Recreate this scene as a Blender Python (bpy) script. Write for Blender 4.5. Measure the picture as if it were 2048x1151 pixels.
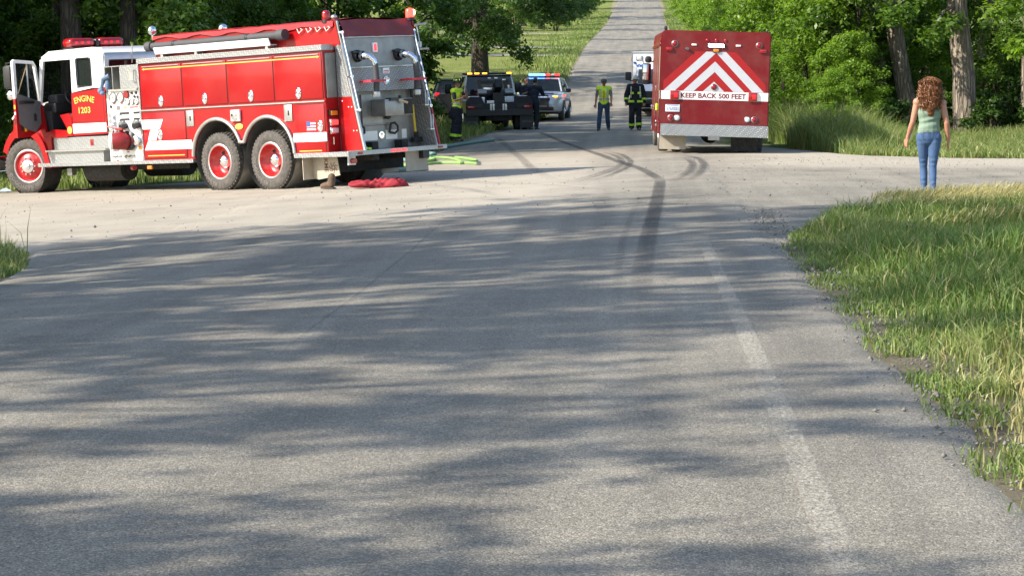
import bpy, bmesh, math, random
import numpy as np
from mathutils import Vector, Matrix, Euler
for o in list(bpy.data.objects): bpy.data.objects.remove(o)
scene = bpy.context.scene
COL = scene.collection
R = math.radians

# ------------------------------------------------------------------ camera, light, exposure
cam = bpy.data.cameras.new('camera'); cam.sensor_width = 36.0; cam.lens = 36*4600/2048
cam.clip_start = 0.1; cam.clip_end = 5000
camo = bpy.data.objects.new('camera', cam); COL.objects.link(camo)
camo.location = (2.54, 0, 1.55)
camo.rotation_euler = (R(90)-math.atan(410.5/4600), 0, math.atan(244/4600))
scene.camera = camo
SUN_EL = R(35); SUN_DIR = Vector((-0.905, -0.425, 0)).normalized()      # horizontal direction towards the sun
world = bpy.data.worlds.new('World'); scene.world = world; world.use_nodes = True
wn = world.node_tree.nodes; wl = world.node_tree.links
sky = wn.new('ShaderNodeTexSky'); sky.sky_type = 'NISHITA'; sky.sun_disc = False
sky.sun_elevation = SUN_EL; sky.sun_rotation = math.atan2(SUN_DIR.x, SUN_DIR.y)
sky.air_density = 1.0; sky.dust_density = 1.2; sky.ozone_density = 1.0
wl.new(sky.outputs[0], wn['Background'].inputs[0]); wn['Background'].inputs[1].default_value = 0.15
sun = bpy.data.lights.new('sun', 'SUN'); sun.energy = 4.2; sun.angle = R(0.55); sun.color = (1.0, 0.93, 0.83)
suno = bpy.data.objects.new('sun', sun); COL.objects.link(suno); suno.location = (-60, -40, 60)
tosun = Vector((SUN_DIR.x*math.cos(SUN_EL), SUN_DIR.y*math.cos(SUN_EL), math.sin(SUN_EL)))
suno.rotation_euler = tosun.to_track_quat('Z', 'Y').to_euler()
vs = scene.view_settings; vs.view_transform = 'Standard'; vs.look = 'None'; vs.gamma = 1.0; vs.exposure = 1.0
try: vs.use_curve_mapping = False
except Exception: pass
scene.render.engine = 'CYCLES'
scene.cycles.max_bounces = 8; scene.cycles.transparent_max_bounces = 12
scene.cycles.sample_clamp_indirect = 6.0
scene.cycles.use_denoising = True

# ------------------------------------------------------------------ terrain height
def sstep(a, b, x):
    t = np.clip((np.asarray(x, float)-a)/(b-a), 0, 1); return t*t*(3-2*t)
HY = np.array([-400, 96, 102, 110, 120, 135, 169, 225, 283, 340, 399, 600, 1000, 1400.])
HZ = np.array([0, 0, .12, .6, 1.35, 2.4, 4.15, 6.3, 8.8, 12.0, 15.6, 27.5, 52, 80.])
def T(x, y):
    x = np.asarray(x, float); y = np.asarray(y, float)
    w = sstep(8, 24, y)*(1-sstep(52, 75, y))
    a = np.clip((3.3-x)/.6, -30, 40)
    fall = -0.0545*.6*np.log1p(np.exp(a)); fall = np.maximum(fall, -1.35)
    hill = sum(np.interp(y+k, HY, HZ) for k in (-4, -2, 0, 2, 4))/5
    dip = -.1*sstep(50, 65, y)*(1-sstep(88, 100, y))
    bank = .05*np.clip(x-9, 0, 60)*sstep(47, 56, y)*(1-sstep(150, 250, y)) \
         + .06*np.clip(-9-x, 0, 60)*sstep(50, 62, y)*(1-sstep(150, 250, y))
    return fall*w + hill + dip + bank
def Tz(x, y): return float(T(x, y))
def xc(y): return 2.5*sstep(30, 110, y) + .6*sstep(200, 400, y)
def hw(y): return 4.1 - .5*sstep(30, 60, y)
def hwl(y): return 3.62 - .02*sstep(30, 60, y)
# ------------------------------------------------------------------ mesh helpers
def link(o, parent=None):
    COL.objects.link(o)
    if parent is not None: o.parent = parent
    return o
def tag(o, label=None, cat=None, group=None, kind=None):
    if label: o['label'] = label
    if cat: o['category'] = cat
    if group: o['group'] = group
    if kind: o['kind'] = kind
    return o
def empty(name, loc=(0, 0, 0), rz=0, label=None, cat=None, group=None):
    o = bpy.data.objects.new(name, None); o.empty_display_size = .2
    o.location = loc; o.rotation_euler = (0, 0, rz); link(o)
    return tag(o, label, cat, group)
def np_mesh(name, verts, quads, mat=None, attrs=None, smooth=False, parent=None):
    """fast mesh from numpy arrays: verts (n,3), quads (m,4)"""
    me = bpy.data.meshes.new(name); verts = np.asarray(verts, np.float32); quads = np.asarray(quads, np.int32)
    k = quads.shape[1]
    me.vertices.add(len(verts)); me.vertices.foreach_set('co', verts.ravel())
    me.loops.add(quads.size); me.loops.foreach_set('vertex_index', quads.ravel())
    me.polygons.add(len(quads)); me.polygons.foreach_set('loop_start', np.arange(0, quads.size, k, dtype=np.int32))
    if smooth: me.polygons.foreach_set('use_smooth', np.ones(len(quads), bool))
    me.update(calc_edges=True)
    for an, av in (attrs or {}).items():
        a = me.attributes.new(an, 'FLOAT', 'POINT'); a.data.foreach_set('value', np.asarray(av, np.float32))
    if mat: me.materials.append(mat)
    o = bpy.data.objects.new(name, me); link(o, parent); return o

_bev = {}
def bev_box(sx, sy, sz, b, seg=2):
    key = (round(sx, 4), round(sy, 4), round(sz, 4), round(b, 4), seg)
    if key not in _bev:
        bm = bmesh.new(); bmesh.ops.create_cube(bm, size=1.0)
        for v in bm.verts: v.co = Vector((v.co.x*sx, v.co.y*sy, v.co.z*sz))
        bmesh.ops.bevel(bm, geom=list(bm.edges), offset=b, segments=seg, affect='EDGES', profile=.5, clamp_overlap=True)
        bm.verts.index_update()
        _bev[key] = ([tuple(v.co) for v in bm.verts], [[v.index for v in f.verts] for f in bm.faces]); bm.free()
    return _bev[key]
def frame(d):
    d = Vector(d).normalized(); a = Vector((0, 0, 1)) if abs(d.z) < .95 else Vector((1, 0, 0))
    u = a.cross(d).normalized(); return d, u, d.cross(u)
class MB:
    def __init__(s): s.v = []; s.f = []; s.m = []; s.cur = 0; s.M = None
    def add(s, vs, fs):
        n = len(s.v)
        s.v += [tuple(s.M @ Vector(p)) for p in vs] if s.M else [tuple(p) for p in vs]
        s.f += [[i+n for i in f] for f in fs]; s.m += [s.cur]*len(fs); return s
    def box(s, c, d, bev=0, rot=None, seg=2):
        if bev: vs, fs = bev_box(d[0], d[1], d[2], bev, seg)
        else:
            x, y, z = d[0]/2, d[1]/2, d[2]/2
            vs = [(-x,-y,-z),(x,-y,-z),(x,y,-z),(-x,y,-z),(-x,-y,z),(x,-y,z),(x,y,z),(-x,y,z)]
            fs = [[3,2,1,0],[4,5,6,7],[0,1,5,4],[1,2,6,5],[2,3,7,6],[3,0,4,7]]
        m = Matrix.Translation(Vector(c))
        if rot: m = m @ Euler(rot).to_matrix().to_4x4()
        return s.add([m @ Vector(p) for p in vs], fs)
    def span(s, a, b, bev=0):
        return s.box([(a[i]+b[i])/2 for i in range(3)], [abs(b[i]-a[i]) for i in range(3)], bev)
    def cyl(s, p0, p1, r0, r1=None, n=16, cap=True):
        r1 = r0 if r1 is None else r1; p0 = Vector(p0); p1 = Vector(p1); d, u, w = frame(p1-p0)
        vs = []
        for p, r in ((p0, r0), (p1, r1)):
            for i in range(n):
                a = 2*math.pi*i/n; vs.append(p+u*math.cos(a)*r+w*math.sin(a)*r)
        fs = [[i, (i+1) % n, n+(i+1) % n, n+i] for i in range(n)]
        if cap: fs += [list(range(n))[::-1], list(range(n, 2*n))]
        return s.add(vs, fs)
    def tube(s, pts, r, n=8, cap=True):
        pts = [Vector(p) for p in pts]; vs = []; fs = []; rr = r if isinstance(r, (list, tuple)) else [r]*len(pts)
        u = None
        for k, p in enumerate(pts):
            t = (pts[min(k+1, len(pts)-1)]-pts[max(k-1, 0)])
            if t.length < 1e-9: t = Vector((0, 0, 1))
            t.normalize()
            if u is None: _, u, w = frame(t)
            else:
                u = (u - t*u.dot(t))
                if u.length < 1e-6: _, u, w = frame(t)
                u.normalize(); w = t.cross(u)
            for i in range(n):
                a = 2*math.pi*i/n; vs.append(p+u*math.cos(a)*rr[k]+w*math.sin(a)*rr[k])
        for k in range(len(pts)-1):
            for i in range(n): fs.append([k*n+i, k*n+(i+1) % n, (k+1)*n+(i+1) % n, (k+1)*n+i])
        if cap: fs += [list(range(n))[::-1], [(len(pts)-1)*n+i for i in range(n)]]
        return s.add(vs, fs)
    def prism(s, poly, axis, a, b):
        """polygon in the plane normal to axis (x: (y,z), y: (x,z), z: (x,y)), extruded a..b"""
        def P(p, t): return {'x': (t, p[0], p[1]), 'y': (p[0], t, p[1]), 'z': (p[0], p[1], t)}[axis]
        n = len(poly); vs = [P(p, a) for p in poly]+[P(p, b) for p in poly]
        fs = [list(range(n))[::-1], list(range(n, 2*n))]+[[i, (i+1) % n, n+(i+1) % n, n+i] for i in range(n)]
        return s.add(vs, fs)
    def lathe(s, prof, o, ax, n=32, close=False):
        """prof: (radius, along) pairs round axis ax through o"""
        o = Vector(o); d, u, w = frame(ax); vs = []; fs = []
        for r, t in prof:
            for i in range(n):
                a = 2*math.pi*i/n; vs.append(o+d*t+u*math.cos(a)*r+w*math.sin(a)*r)
        m = len(prof)
        for k in range(m-1 if not close else m):
            for i in range(n): fs.append([k*n+i, k*n+(i+1) % n, ((k+1) % m)*n+(i+1) % n, ((k+1) % m)*n+i])
        return s.add(vs, fs)
    def sphere(s, c, r, n=16, m=10):
        r = (r, r, r) if not isinstance(r, (tuple, list)) else r; vs = []; fs = []
        for j in range(m+1):
            t = math.pi*j/m
            for i in range(n):
                a = 2*math.pi*i/n
                vs.append((c[0]+r[0]*math.sin(t)*math.cos(a), c[1]+r[1]*math.sin(t)*math.sin(a), c[2]+r[2]*math.cos(t)))
        for j in range(m):
            for i in range(n): fs.append([(j+1)*n+i, (j+1)*n+(i+1) % n, j*n+(i+1) % n, j*n+i])
        return s.add(vs, fs)
    def quad(s, *p): return s.add(p, [list(range(len(p)))])
    def build(s, name, mats, parent=None, smooth=35, label=None, flip=True):
        me = bpy.data.meshes.new(name); me.from_pydata([tuple(p) for p in s.v], [], s.f)
        for m in (mats if isinstance(mats, (list, tuple)) else [mats]): me.materials.append(m)
        if any(s.m): me.polygons.foreach_set('material_index', s.m)
        if flip:
            bm = bmesh.new(); bm.from_mesh(me)
            bmesh.ops.remove_doubles(bm, verts=bm.verts, dist=1e-5)
            bmesh.ops.recalc_face_normals(bm, faces=bm.faces); bm.to_mesh(me); bm.free()
        if smooth:
            me.polygons.foreach_set('use_smooth', [True]*len(me.polygons)); me.set_sharp_from_angle(angle=R(smooth))
        me.update(); o = bpy.data.objects.new(name, me); link(o, parent)
        if label: o['label'] = label
        return o
def part(name, mat, parent, *ops, smooth=35, label=None):
    """ops: tuples (method, args...)"""
    b = MB()
    for op in ops:
        k = op[-1] if isinstance(op[-1], dict) else {}
        a = op[1:-1] if k else op[1:]
        getattr(b, op[0])(*a, **k)
    return b.build(name, mat, parent, smooth, label)
def each(name, mat, parent, *ops, smooth=35, label=None):
    """like part(), but each op becomes a part of its own"""
    return [part(name, mat, parent, op, smooth=smooth, label=label) for op in ops][0]
def children(o): return [c for c in bpy.data.objects if c.parent == o]
def copy_tree(o, parent=None):
    c = o.copy(); link(c, parent)
    for ch in o.children: 
        d = copy_tree(ch, c); d.matrix_parent_inverse = ch.matrix_parent_inverse.copy()
    return c
_txt = {}
def text_geo(s, bold=0.0):
    key = (s, bold)
    if key not in _txt:
        cu = bpy.data.curves.new('txt', 'FONT'); cu.body = s; cu.size = 1; cu.offset = bold; cu.resolution_u = 3; cu.fill_mode = 'FRONT'
        ob = bpy.data.objects.new('txt', cu); COL.objects.link(ob)
        dg = bpy.context.evaluated_depsgraph_get(); me = bpy.data.meshes.new_from_object(ob.evaluated_get(dg))
        v = np.array([p.co[:2] for p in me.vertices]); f = [list(p.vertices) for p in me.polygons]
        lo = v.min(0); hi = v.max(0); v = (v-lo)
        _txt[key] = (v, f, hi-lo); bpy.data.objects.remove(ob); bpy.data.curves.remove(cu); bpy.data.meshes.remove(me)
    return _txt[key]
def text(name, s, mat, parent, o, ux, uy, w=None, h=.1, bold=0.0, arc=None, lift=0.0):
    """flat lettering: lower-left corner at o, along ux, up uy. arc=(radius): bends it upwards round a circle"""
    v, f, sz = text_geo(s, bold); o = Vector(o); ux = Vector(ux).normalized(); uy = Vector(uy).normalized()
    w = w or sz[0]*h/sz[1]; sx = w/sz[0]; sy = h/sz[1]; vs = []
    for a, b in v:
        x, y = a*sx, b*sy
        if arc:
            t = (x-w/2)/arc; x, y = w/2+(arc+y)*math.sin(t), (arc+y)*math.cos(t)-arc
        vs.append(o+ux*x+uy*y)
    me = bpy.data.meshes.new(name); me.from_pydata([tuple(p) for p in vs], [], f); me.materials.append(mat); me.update()
    ob = bpy.data.objects.new(name, me); link(ob, parent); return ob
def remeshed(name, capsules, voxel, mat, parent, smooth_it=3, post=None):
    """one continuous surface grown round tapered limbs. capsule: (p0, r0, p1, r1[, flat[, side]]) ; flat = depth/width ratio, side = width axis"""
    b = MB()
    for c in capsules:
        p0, r0, p1, r1 = Vector(c[0]), c[1], Vector(c[2]), c[3]
        fl = c[4] if len(c) > 4 else 1.0; side = Vector(c[5]) if len(c) > 5 else None
        d = p1-p0; L = d.length
        if L < 1e-6: d = Vector((0, 0, 1))
        d = d.normalized()
        if side is None: _, u, w = frame(d)
        else: u = (side-d*side.dot(d)).normalized(); w = d.cross(u)
        n, m = 14, 5; vs = []; rings = []
        for j in range(m+1):
            t = math.pi/2*(1-j/m); rings.append((p0-d*r0*math.sin(t)*min(1, fl+.2), r0*math.cos(t)))
        for j in range(m+1):
            t = math.pi/2*j/m; rings.append((p1+d*r1*math.sin(t)*min(1, fl+.2), r1*math.cos(t)))
        for p, r in rings:
            r = max(r, 1e-4)
            for i in range(n):
                a = 2*math.pi*i/n; vs.append(p+u*math.cos(a)*r+w*math.sin(a)*r*fl)
        fs = []
        for j in range(len(rings)-1):
            for i in range(n): fs.append([j*n+i, j*n+(i+1) % n, (j+1)*n+(i+1) % n, (j+1)*n+i])
        fs += [list(range(n))[::-1], [(len(rings)-1)*n+i for i in range(n)]]
        b.add(vs, fs)
    ob = b.build(name, mat, None, 0)
    md = ob.modifiers.new('r', 'REMESH'); md.mode = 'VOXEL'; md.voxel_size = voxel; md.use_smooth_shade = True
    if smooth_it:
        ms = ob.modifiers.new('s', 'SMOOTH'); ms.factor = .5; ms.iterations = smooth_it
    dg = bpy.context.evaluated_depsgraph_get(); me = bpy.data.meshes.new_from_object(ob.evaluated_get(dg))
    old = ob.data; ob.modifiers.clear(); ob.data = me; bpy.data.meshes.remove(old)
    me.materials.clear(); me.materials.append(mat)
    if post:
        n = len(me.vertices); co = np.empty(n*3, np.float32); me.vertices.foreach_get('co', co); co = co.reshape(-1, 3)
        co = post(co); me.vertices.foreach_set('co', co.astype(np.float32).ravel())
    me.polygons.foreach_set('use_smooth', [True]*len(me.polygons)); me.update()
    ob.parent = parent
    return ob

# ------------------------------------------------------------------ materials
def newmat(name):
    m = bpy.data.materials.new(name); m.use_nodes = True; nt = m.node_tree
    return m, nt, nt.nodes['Principled BSDF'], nt.nodes, nt.links
def ramp(N, stops):
    r = N.new('ShaderNodeValToRGB'); e = r.color_ramp.elements
    while len(e) < len(stops): e.new(.5)
    for i, (p, c) in enumerate(stops):
        e[i].position = p; e[i].color = (c, c, c, 1) if not isinstance(c, (tuple, list)) else (*c, 1)
    return r
def mixc(N, L, fac, a, b, mode='MIX'):
    n = N.new('ShaderNodeMix'); n.data_type = 'RGBA'; n.blend_type = mode
    for s, v in ((n.inputs[0], fac), (n.inputs[6], a), (n.inputs[7], b)):
        if hasattr(v, 'is_linked') or hasattr(v, 'links'): L.new(v, s)
        elif isinstance(v, (tuple, list)): s.default_value = (*v[:3], 1)
        else: s.default_value = v
    return n.outputs[2]
def noise(N, L, vec, scale, detail=4, rough=.55):
    n = N.new('ShaderNodeTexNoise'); n.inputs['Scale'].default_value = scale; n.inputs['Detail'].default_value = detail
    n.inputs['Roughness'].default_value = rough
    if vec: L.new(vec, n.inputs['Vector'])
    return n.outputs[0]
def math_(N, L, op, a, b=None):
    n = N.new('ShaderNodeMath'); n.operation = op
    for i, v in enumerate((a, b)):
        if v is None: continue
        if isinstance(v, (int, float)): n.inputs[i].default_value = v
        else: L.new(v, n.inputs[i])
    return n.outputs[0]
def bump(N, L, h, bsdf, strength=.3, dist=.01):
    b = N.new('ShaderNodeBump'); b.inputs['Strength'].default_value = strength; b.inputs['Distance'].default_value = dist
    L.new(h, b.inputs['Height']); L.new(b.outputs[0], bsdf.inputs['Normal']); return b
def mat(name, col, rough=.5, metal=0., var=.12, scale=6., coat=0., bumpy=0., bscale=40., dirt=None, spec=None, rvar=0.):
    """paint-like surface with uneven tone, optional dust film and relief"""
    m, nt, B, N, L = newmat(name); tc = N.new('ShaderNodeTexCoord').outputs['Object']
    nz = noise(N, L, tc, scale, 5)
    r = ramp(N, [(.3, 1-var), (.7, 1+var*.6)]); L.new(nz, r.inputs[0])
    c = mixc(N, L, 1.0, col, r.outputs[0], 'MULTIPLY')
    if dirt:
        nd = noise(N, L, tc, scale*1.7, 6, .65); rd = ramp(N, [(.42, 0.), (.75, 1.)]); L.new(nd, rd.inputs[0])
        f = math_(N, L, 'MULTIPLY', rd.outputs[0], dirt); c = mixc(N, L, f, c, (.33, .27, .2))
    L.new(c, B.inputs['Base Color']); B.inputs['Roughness'].default_value = rough; B.inputs['Metallic'].default_value = metal
    if rvar:
        rr = ramp(N, [(.3, rough-rvar), (.7, rough+rvar)]); L.new(nz, rr.inputs[0]); L.new(rr.outputs[0], B.inputs['Roughness'])
    if spec is not None: B.inputs['Specular IOR Level'].default_value = spec
    B.inputs['Coat Weight'].default_value = coat; B.inputs['Coat Roughness'].default_value = .06
    if bumpy: bump(N, L, noise(N, L, tc, bscale, 5), B, bumpy, .01)
    return m
def glow(name, col, strength, base=None):
    m, nt, B, N, L = newmat(name); B.inputs['Base Color'].default_value = (*(base or col), 1)
    B.inputs['Emission Color'].default_value = (*col, 1); B.inputs['Emission Strength'].default_value = strength
    B.inputs['Roughness'].default_value = .25; return m
def glass(name, col=(.02, .025, .025), alpha=.45, rough=.04):
    m, nt, B, N, L = newmat(name); B.inputs['Base Color'].default_value = (*col, 1); B.inputs['Roughness'].default_value = rough
    B.inputs['Alpha'].default_value = alpha; B.inputs['Specular IOR Level'].default_value = .6; return m
def treadplate(name, col=(.40, .41, .41), scale=30, metal=.75, rough=.38):
    m, nt, B, N, L = newmat(name); tc = N.new('ShaderNodeTexCoord').outputs['Object']
    mp = N.new('ShaderNodeMapping'); mp.inputs['Rotation'].default_value = (R(45), R(45), R(45)); L.new(tc, mp.inputs[0])
    v = N.new('ShaderNodeTexVoronoi'); v.inputs['Scale'].default_value = scale; v.inputs['Randomness'].default_value = 0.0
    L.new(mp.outputs[0], v.inputs['Vector'])
    r = ramp(N, [(.16, 1.), (.34, .0)]); L.new(v.outputs[0], r.inputs[0])
    nz = noise(N, L, tc, 5, 5); c = mixc(N, L, nz, tuple(k*.72 for k in col), col)
    c = mixc(N, L, math_(N, L, 'MULTIPLY', r.outputs[0], .75), c, (.8, .81, .81))
    L.new(c, B.inputs['Base Color']); B.inputs['Metallic'].default_value = metal; B.inputs['Roughness'].default_value = rough
    bump(N, L, r.outputs[0], B, .8, .006); return m
def leafmat(name, cols, trans=.35):
    """leaf colours vary leaf by leaf"""
    m, nt, B, N, L = newmat(name); g = N.new('ShaderNodeNewGeometry')
    r = ramp(N, [(i/(len(cols)-1), c) for i, c in enumerate(cols)]); L.new(g.outputs['Random Per Island'], r.inputs[0])
    L.new(r.outputs[0], B.inputs['Base Color']); B.inputs['Roughness'].default_value = .42; B.inputs['Specular IOR Level'].default_value = .35
    t = N.new('ShaderNodeBsdfTranslucent'); tcol = mixc(N, L, 1.0, r.outputs[0], (1.5, 1.7, .55), 'MULTIPLY'); L.new(tcol, t.inputs[0])
    mx = N.new('ShaderNodeMixShader'); mx.inputs[0].default_value = trans
    L.new(B.outputs[0], mx.inputs[1]); L.new(t.outputs[0], mx.inputs[2]); L.new(mx.outputs[0], N['Material Output'].inputs[0]); return m
def barkmat(name, col, dark):
    m, nt, B, N, L = newmat(name); tc = N.new('ShaderNodeTexCoord').outputs['Object']
    mp = N.new('ShaderNodeMapping'); mp.inputs['Scale'].default_value = (9, 9, 1.3); L.new(tc, mp.inputs[0])
    v = N.new('ShaderNodeTexVoronoi'); v.feature = 'DISTANCE_TO_EDGE'; v.inputs['Scale'].default_value = 1.6
    nn = N.new('ShaderNodeTexNoise'); nn.inputs['Scale'].default_value = 3; nn.inputs['Detail'].default_value = 6
    L.new(mp.outputs[0], nn.inputs[0]); dv = mixc(N, L, .35, mp.outputs[0], nn.outputs[1]); L.new(dv, v.inputs[0])
    r = ramp(N, [(.0, 0.), (.22, 1.)]); L.new(v.outputs[0], r.inputs[0])
    c = mixc(N, L, r.outputs[0], dark, col); c = mixc(N, L, noise(N, L, tc, 2.2, 5), c, tuple(k*.75 for k in col), 'MIX')
    L.new(c, B.inputs['Base Color']); B.inputs['Roughness'].default_value = .95
    bump(N, L, r.outputs[0], B, 1.0, .05); return m

def roadmat():
    m, nt, B, N, L = newmat('asphalt'); pos = N.new('ShaderNodeNewGeometry').outputs['Position']
    v = N.new('ShaderNodeTexVoronoi'); v.inputs['Scale'].default_value = 135; L.new(pos, v.inputs[0])
    sep = N.new('ShaderNodeSeparateColor'); L.new(v.outputs['Color'], sep.inputs[0])
    rs = ramp(N, [(.0, .52), (.5, .95), (.85, 1.12), (1., 1.65)]); L.new(sep.outputs[0], rs.inputs[0])
    edge = ramp(N, [(.15, 1.), (.6, .55)]); L.new(v.outputs['Distance'], edge.inputs[0])
    v2 = N.new('ShaderNodeTexVoronoi'); v2.inputs['Scale'].default_value = 62; L.new(pos, v2.inputs[0])
    sep2 = N.new('ShaderNodeSeparateColor'); L.new(v2.outputs['Color'], sep2.inputs[0])
    rs2 = ramp(N, [(.0, .86), (.8, 1.03), (1., 1.2)]); L.new(sep2.outputs[1], rs2.inputs[0])
    big = ramp(N, [(.3, .82), (.7, 1.14)]); L.new(noise(N, L, pos, .9, 7, .6), big.inputs[0])
    mp = N.new('ShaderNodeMapping'); mp.inputs['Scale'].default_value = (2.2, .05, 1); L.new(pos, mp.inputs[0])
    lane = ramp(N, [(.35, .80), (.65, 1.12)]); L.new(noise(N, L, mp.outputs[0], 1.0, 4), lane.inputs[0])
    base = (.322, .29, .228)
    c = mixc(N, L, 1., base, rs.outputs[0], 'MULTIPLY'); c = mixc(N, L, .8, c, edge.outputs[0], 'MULTIPLY')
    c = mixc(N, L, 1., c, rs2.outputs[0], 'MULTIPLY'); c = mixc(N, L, 1., c, big.outputs[0], 'MULTIPLY')
    c = mixc(N, L, 1., c, lane.outputs[0], 'MULTIPLY')
    wv = N.new('ShaderNodeTexVoronoi'); wv.feature = 'DISTANCE_TO_EDGE'; wv.inputs['Scale'].default_value = .42
    wn_ = N.new('ShaderNodeTexNoise'); wn_.inputs['Scale'].default_value = 1.4; wn_.inputs['Detail'].default_value = 8; wn_.inputs['Roughness'].default_value = .7; L.new(pos, wn_.inputs[0])
    L.new(mixc(N, L, .28, pos, wn_.outputs[1], 'ADD'), wv.inputs[0]); ck = ramp(N, [(.0, 1.), (.006, .0)]); L.new(wv.outputs[0], ck.inputs[0])
    cm = ramp(N, [(.5, 0.), (.62, .6)]); L.new(noise(N, L, pos, .23, 3), cm.inputs[0]); c = mixc(N, L, math_(N, L, 'MULTIPLY', ck.outputs[0], cm.outputs[0]), c, (.05, .048, .045))
    st = ramp(N, [(.60, 1.), (.74, .72)]); L.new(noise(N, L, pos, .5, 5, .6), st.inputs[0]); c = mixc(N, L, 1., c, st.outputs[0], 'MULTIPLY')
    at = N.new('ShaderNodeAttribute'); at.attribute_name = 'dust'
    nd = noise(N, L, pos, .7, 7, .62); f = math_(N, L, 'ADD', at.outputs['Fac'], math_(N, L, 'MULTIPLY', math_(N, L, 'SUBTRACT', nd, .5), .9))
    rd = ramp(N, [(.28, 0.), (.95, 1.)]); L.new(f, rd.inputs[0])
    dv = mixc(N, L, noise(N, L, pos, 26, 6, .7), (.31, .27, .205), (.55, .49, .39))
    c = mixc(N, L, math_(N, L, 'MULTIPLY', rd.outputs[0], .9), c, dv)
    L.new(c, B.inputs['Base Color']); B.inputs['Roughness'].default_value = .8; B.inputs['Specular IOR Level'].default_value = .4
    h = math_(N, L, 'MULTIPLY', math_(N, L, 'SUBTRACT', 1., v.outputs['Distance']), sep.outputs[1])
    bump(N, L, h, B, .75, .006); return m
def wornmat(name, col, density=.55, nscale=14, maxa=.9, big=.3, chip=.3):
    """thin worn film (paint, rubber) that lets the road show through"""
    m, nt, B, N, L = newmat(name); pos = N.new('ShaderNodeNewGeometry').outputs['Position']
    n1 = noise(N, L, pos, nscale, 8, .75); n2 = noise(N, L, pos, 1.1, 4)
    s = math_(N, L, 'ADD', math_(N, L, 'MULTIPLY', n1, 1-big), math_(N, L, 'MULTIPLY', n2, big))
    r = ramp(N, [(density-.12, maxa), (density+.1, .0)]); L.new(s, r.inputs[0])
    at = N.new('ShaderNodeAttribute'); at.attribute_name = 'cover'
    v = N.new('ShaderNodeTexVoronoi'); v.inputs['Scale'].default_value = 135; L.new(pos, v.inputs[0])
    sep = N.new('ShaderNodeSeparateColor'); L.new(v.outputs['Color'], sep.inputs[0])
    rs = ramp(N, [(.0, .6), (1., 1.3)]); L.new(sep.outputs[0], rs.inputs[0])
    ch = ramp(N, [(chip-.12, .12), (chip+.12, 1.)]); L.new(sep.outputs[2], ch.inputs[0])
    L.new(math_(N, L, 'MULTIPLY', math_(N, L, 'MULTIPLY', r.outputs[0], at.outputs['Fac']), ch.outputs[0]), B.inputs['Alpha'])
    L.new(mixc(N, L, 1., col, rs.outputs[0], 'MULTIPLY'), B.inputs['Base Color']); B.inputs['Roughness'].default_value = .85
    return m
def groundmat():
    m, nt, B, N, L = newmat('grass_ground'); pos = N.new('ShaderNodeNewGeometry').outputs['Position']
    n1 = noise(N, L, pos, .35, 6, .6); n2 = noise(N, L, pos, 5, 6, .7)
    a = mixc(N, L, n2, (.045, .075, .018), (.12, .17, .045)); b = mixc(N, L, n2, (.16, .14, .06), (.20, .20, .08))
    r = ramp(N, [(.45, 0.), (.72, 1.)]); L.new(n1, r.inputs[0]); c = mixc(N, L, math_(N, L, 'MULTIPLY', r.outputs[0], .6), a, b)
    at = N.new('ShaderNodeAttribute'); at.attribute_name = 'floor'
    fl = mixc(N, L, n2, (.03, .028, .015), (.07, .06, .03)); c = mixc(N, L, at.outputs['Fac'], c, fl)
    at2 = N.new('ShaderNodeAttribute'); at2.attribute_name = 'lawn'
    lw = mixc(N, L, n2, (.13, .17, .035), (.24, .27, .07)); lw = mixc(N, L, math_(N, L, 'MULTIPLY', r.outputs[0], .6), lw, (.33, .31, .12)); c = mixc(N, L, at2.outputs['Fac'], c, lw)
    at3 = N.new('ShaderNodeAttribute'); at3.attribute_name = 'soil'
    so = mixc(N, L, n2, (.20, .17, .12), (.42, .36, .27)); c = mixc(N, L, at3.outputs['Fac'], c, so)
    L.new(c, B.inputs['Base Color']); B.inputs['Roughness'].default_value = 1; B.inputs['Specular IOR Level'].default_value = .1
    bump(N, L, noise(N, L, pos, 12, 8, .8), B, 1., .12); return m
def grassmat(name):
    m, nt, B, N, L = newmat(name); g = N.new('ShaderNodeNewGeometry').outputs['Random Per Island']
    gr = ramp(N, [(0, (.07, .12, .018)), (.5, (.125, .205, .04)), (1, (.21, .29, .095))]); L.new(g, gr.inputs[0])
    dr = ramp(N, [(0, (.36, .30, .12)), (.6, (.50, .42, .20)), (1, (.62, .54, .30))]); L.new(g, dr.inputs[0])
    at = N.new('ShaderNodeAttribute'); at.attribute_name = 'dry'
    c = mixc(N, L, at.outputs['Fac'], gr.outputs[0], dr.outputs[0]); L.new(c, B.inputs['Base Color'])
    B.inputs['Roughness'].default_value = .5; B.inputs['Specular IOR Level'].default_value = .3
    t = N.new('ShaderNodeBsdfTranslucent'); L.new(mixc(N, L, 1., c, (1.3, 1.4, .6), 'MULTIPLY'), t.inputs[0])
    mx = N.new('ShaderNodeMixShader'); mx.inputs[0].default_value = .3
    L.new(B.outputs[0], mx.inputs[1]); L.new(t.outputs[0], mx.inputs[2]); L.new(mx.outputs[0], N['Material Output'].inputs[0]); return m

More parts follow.
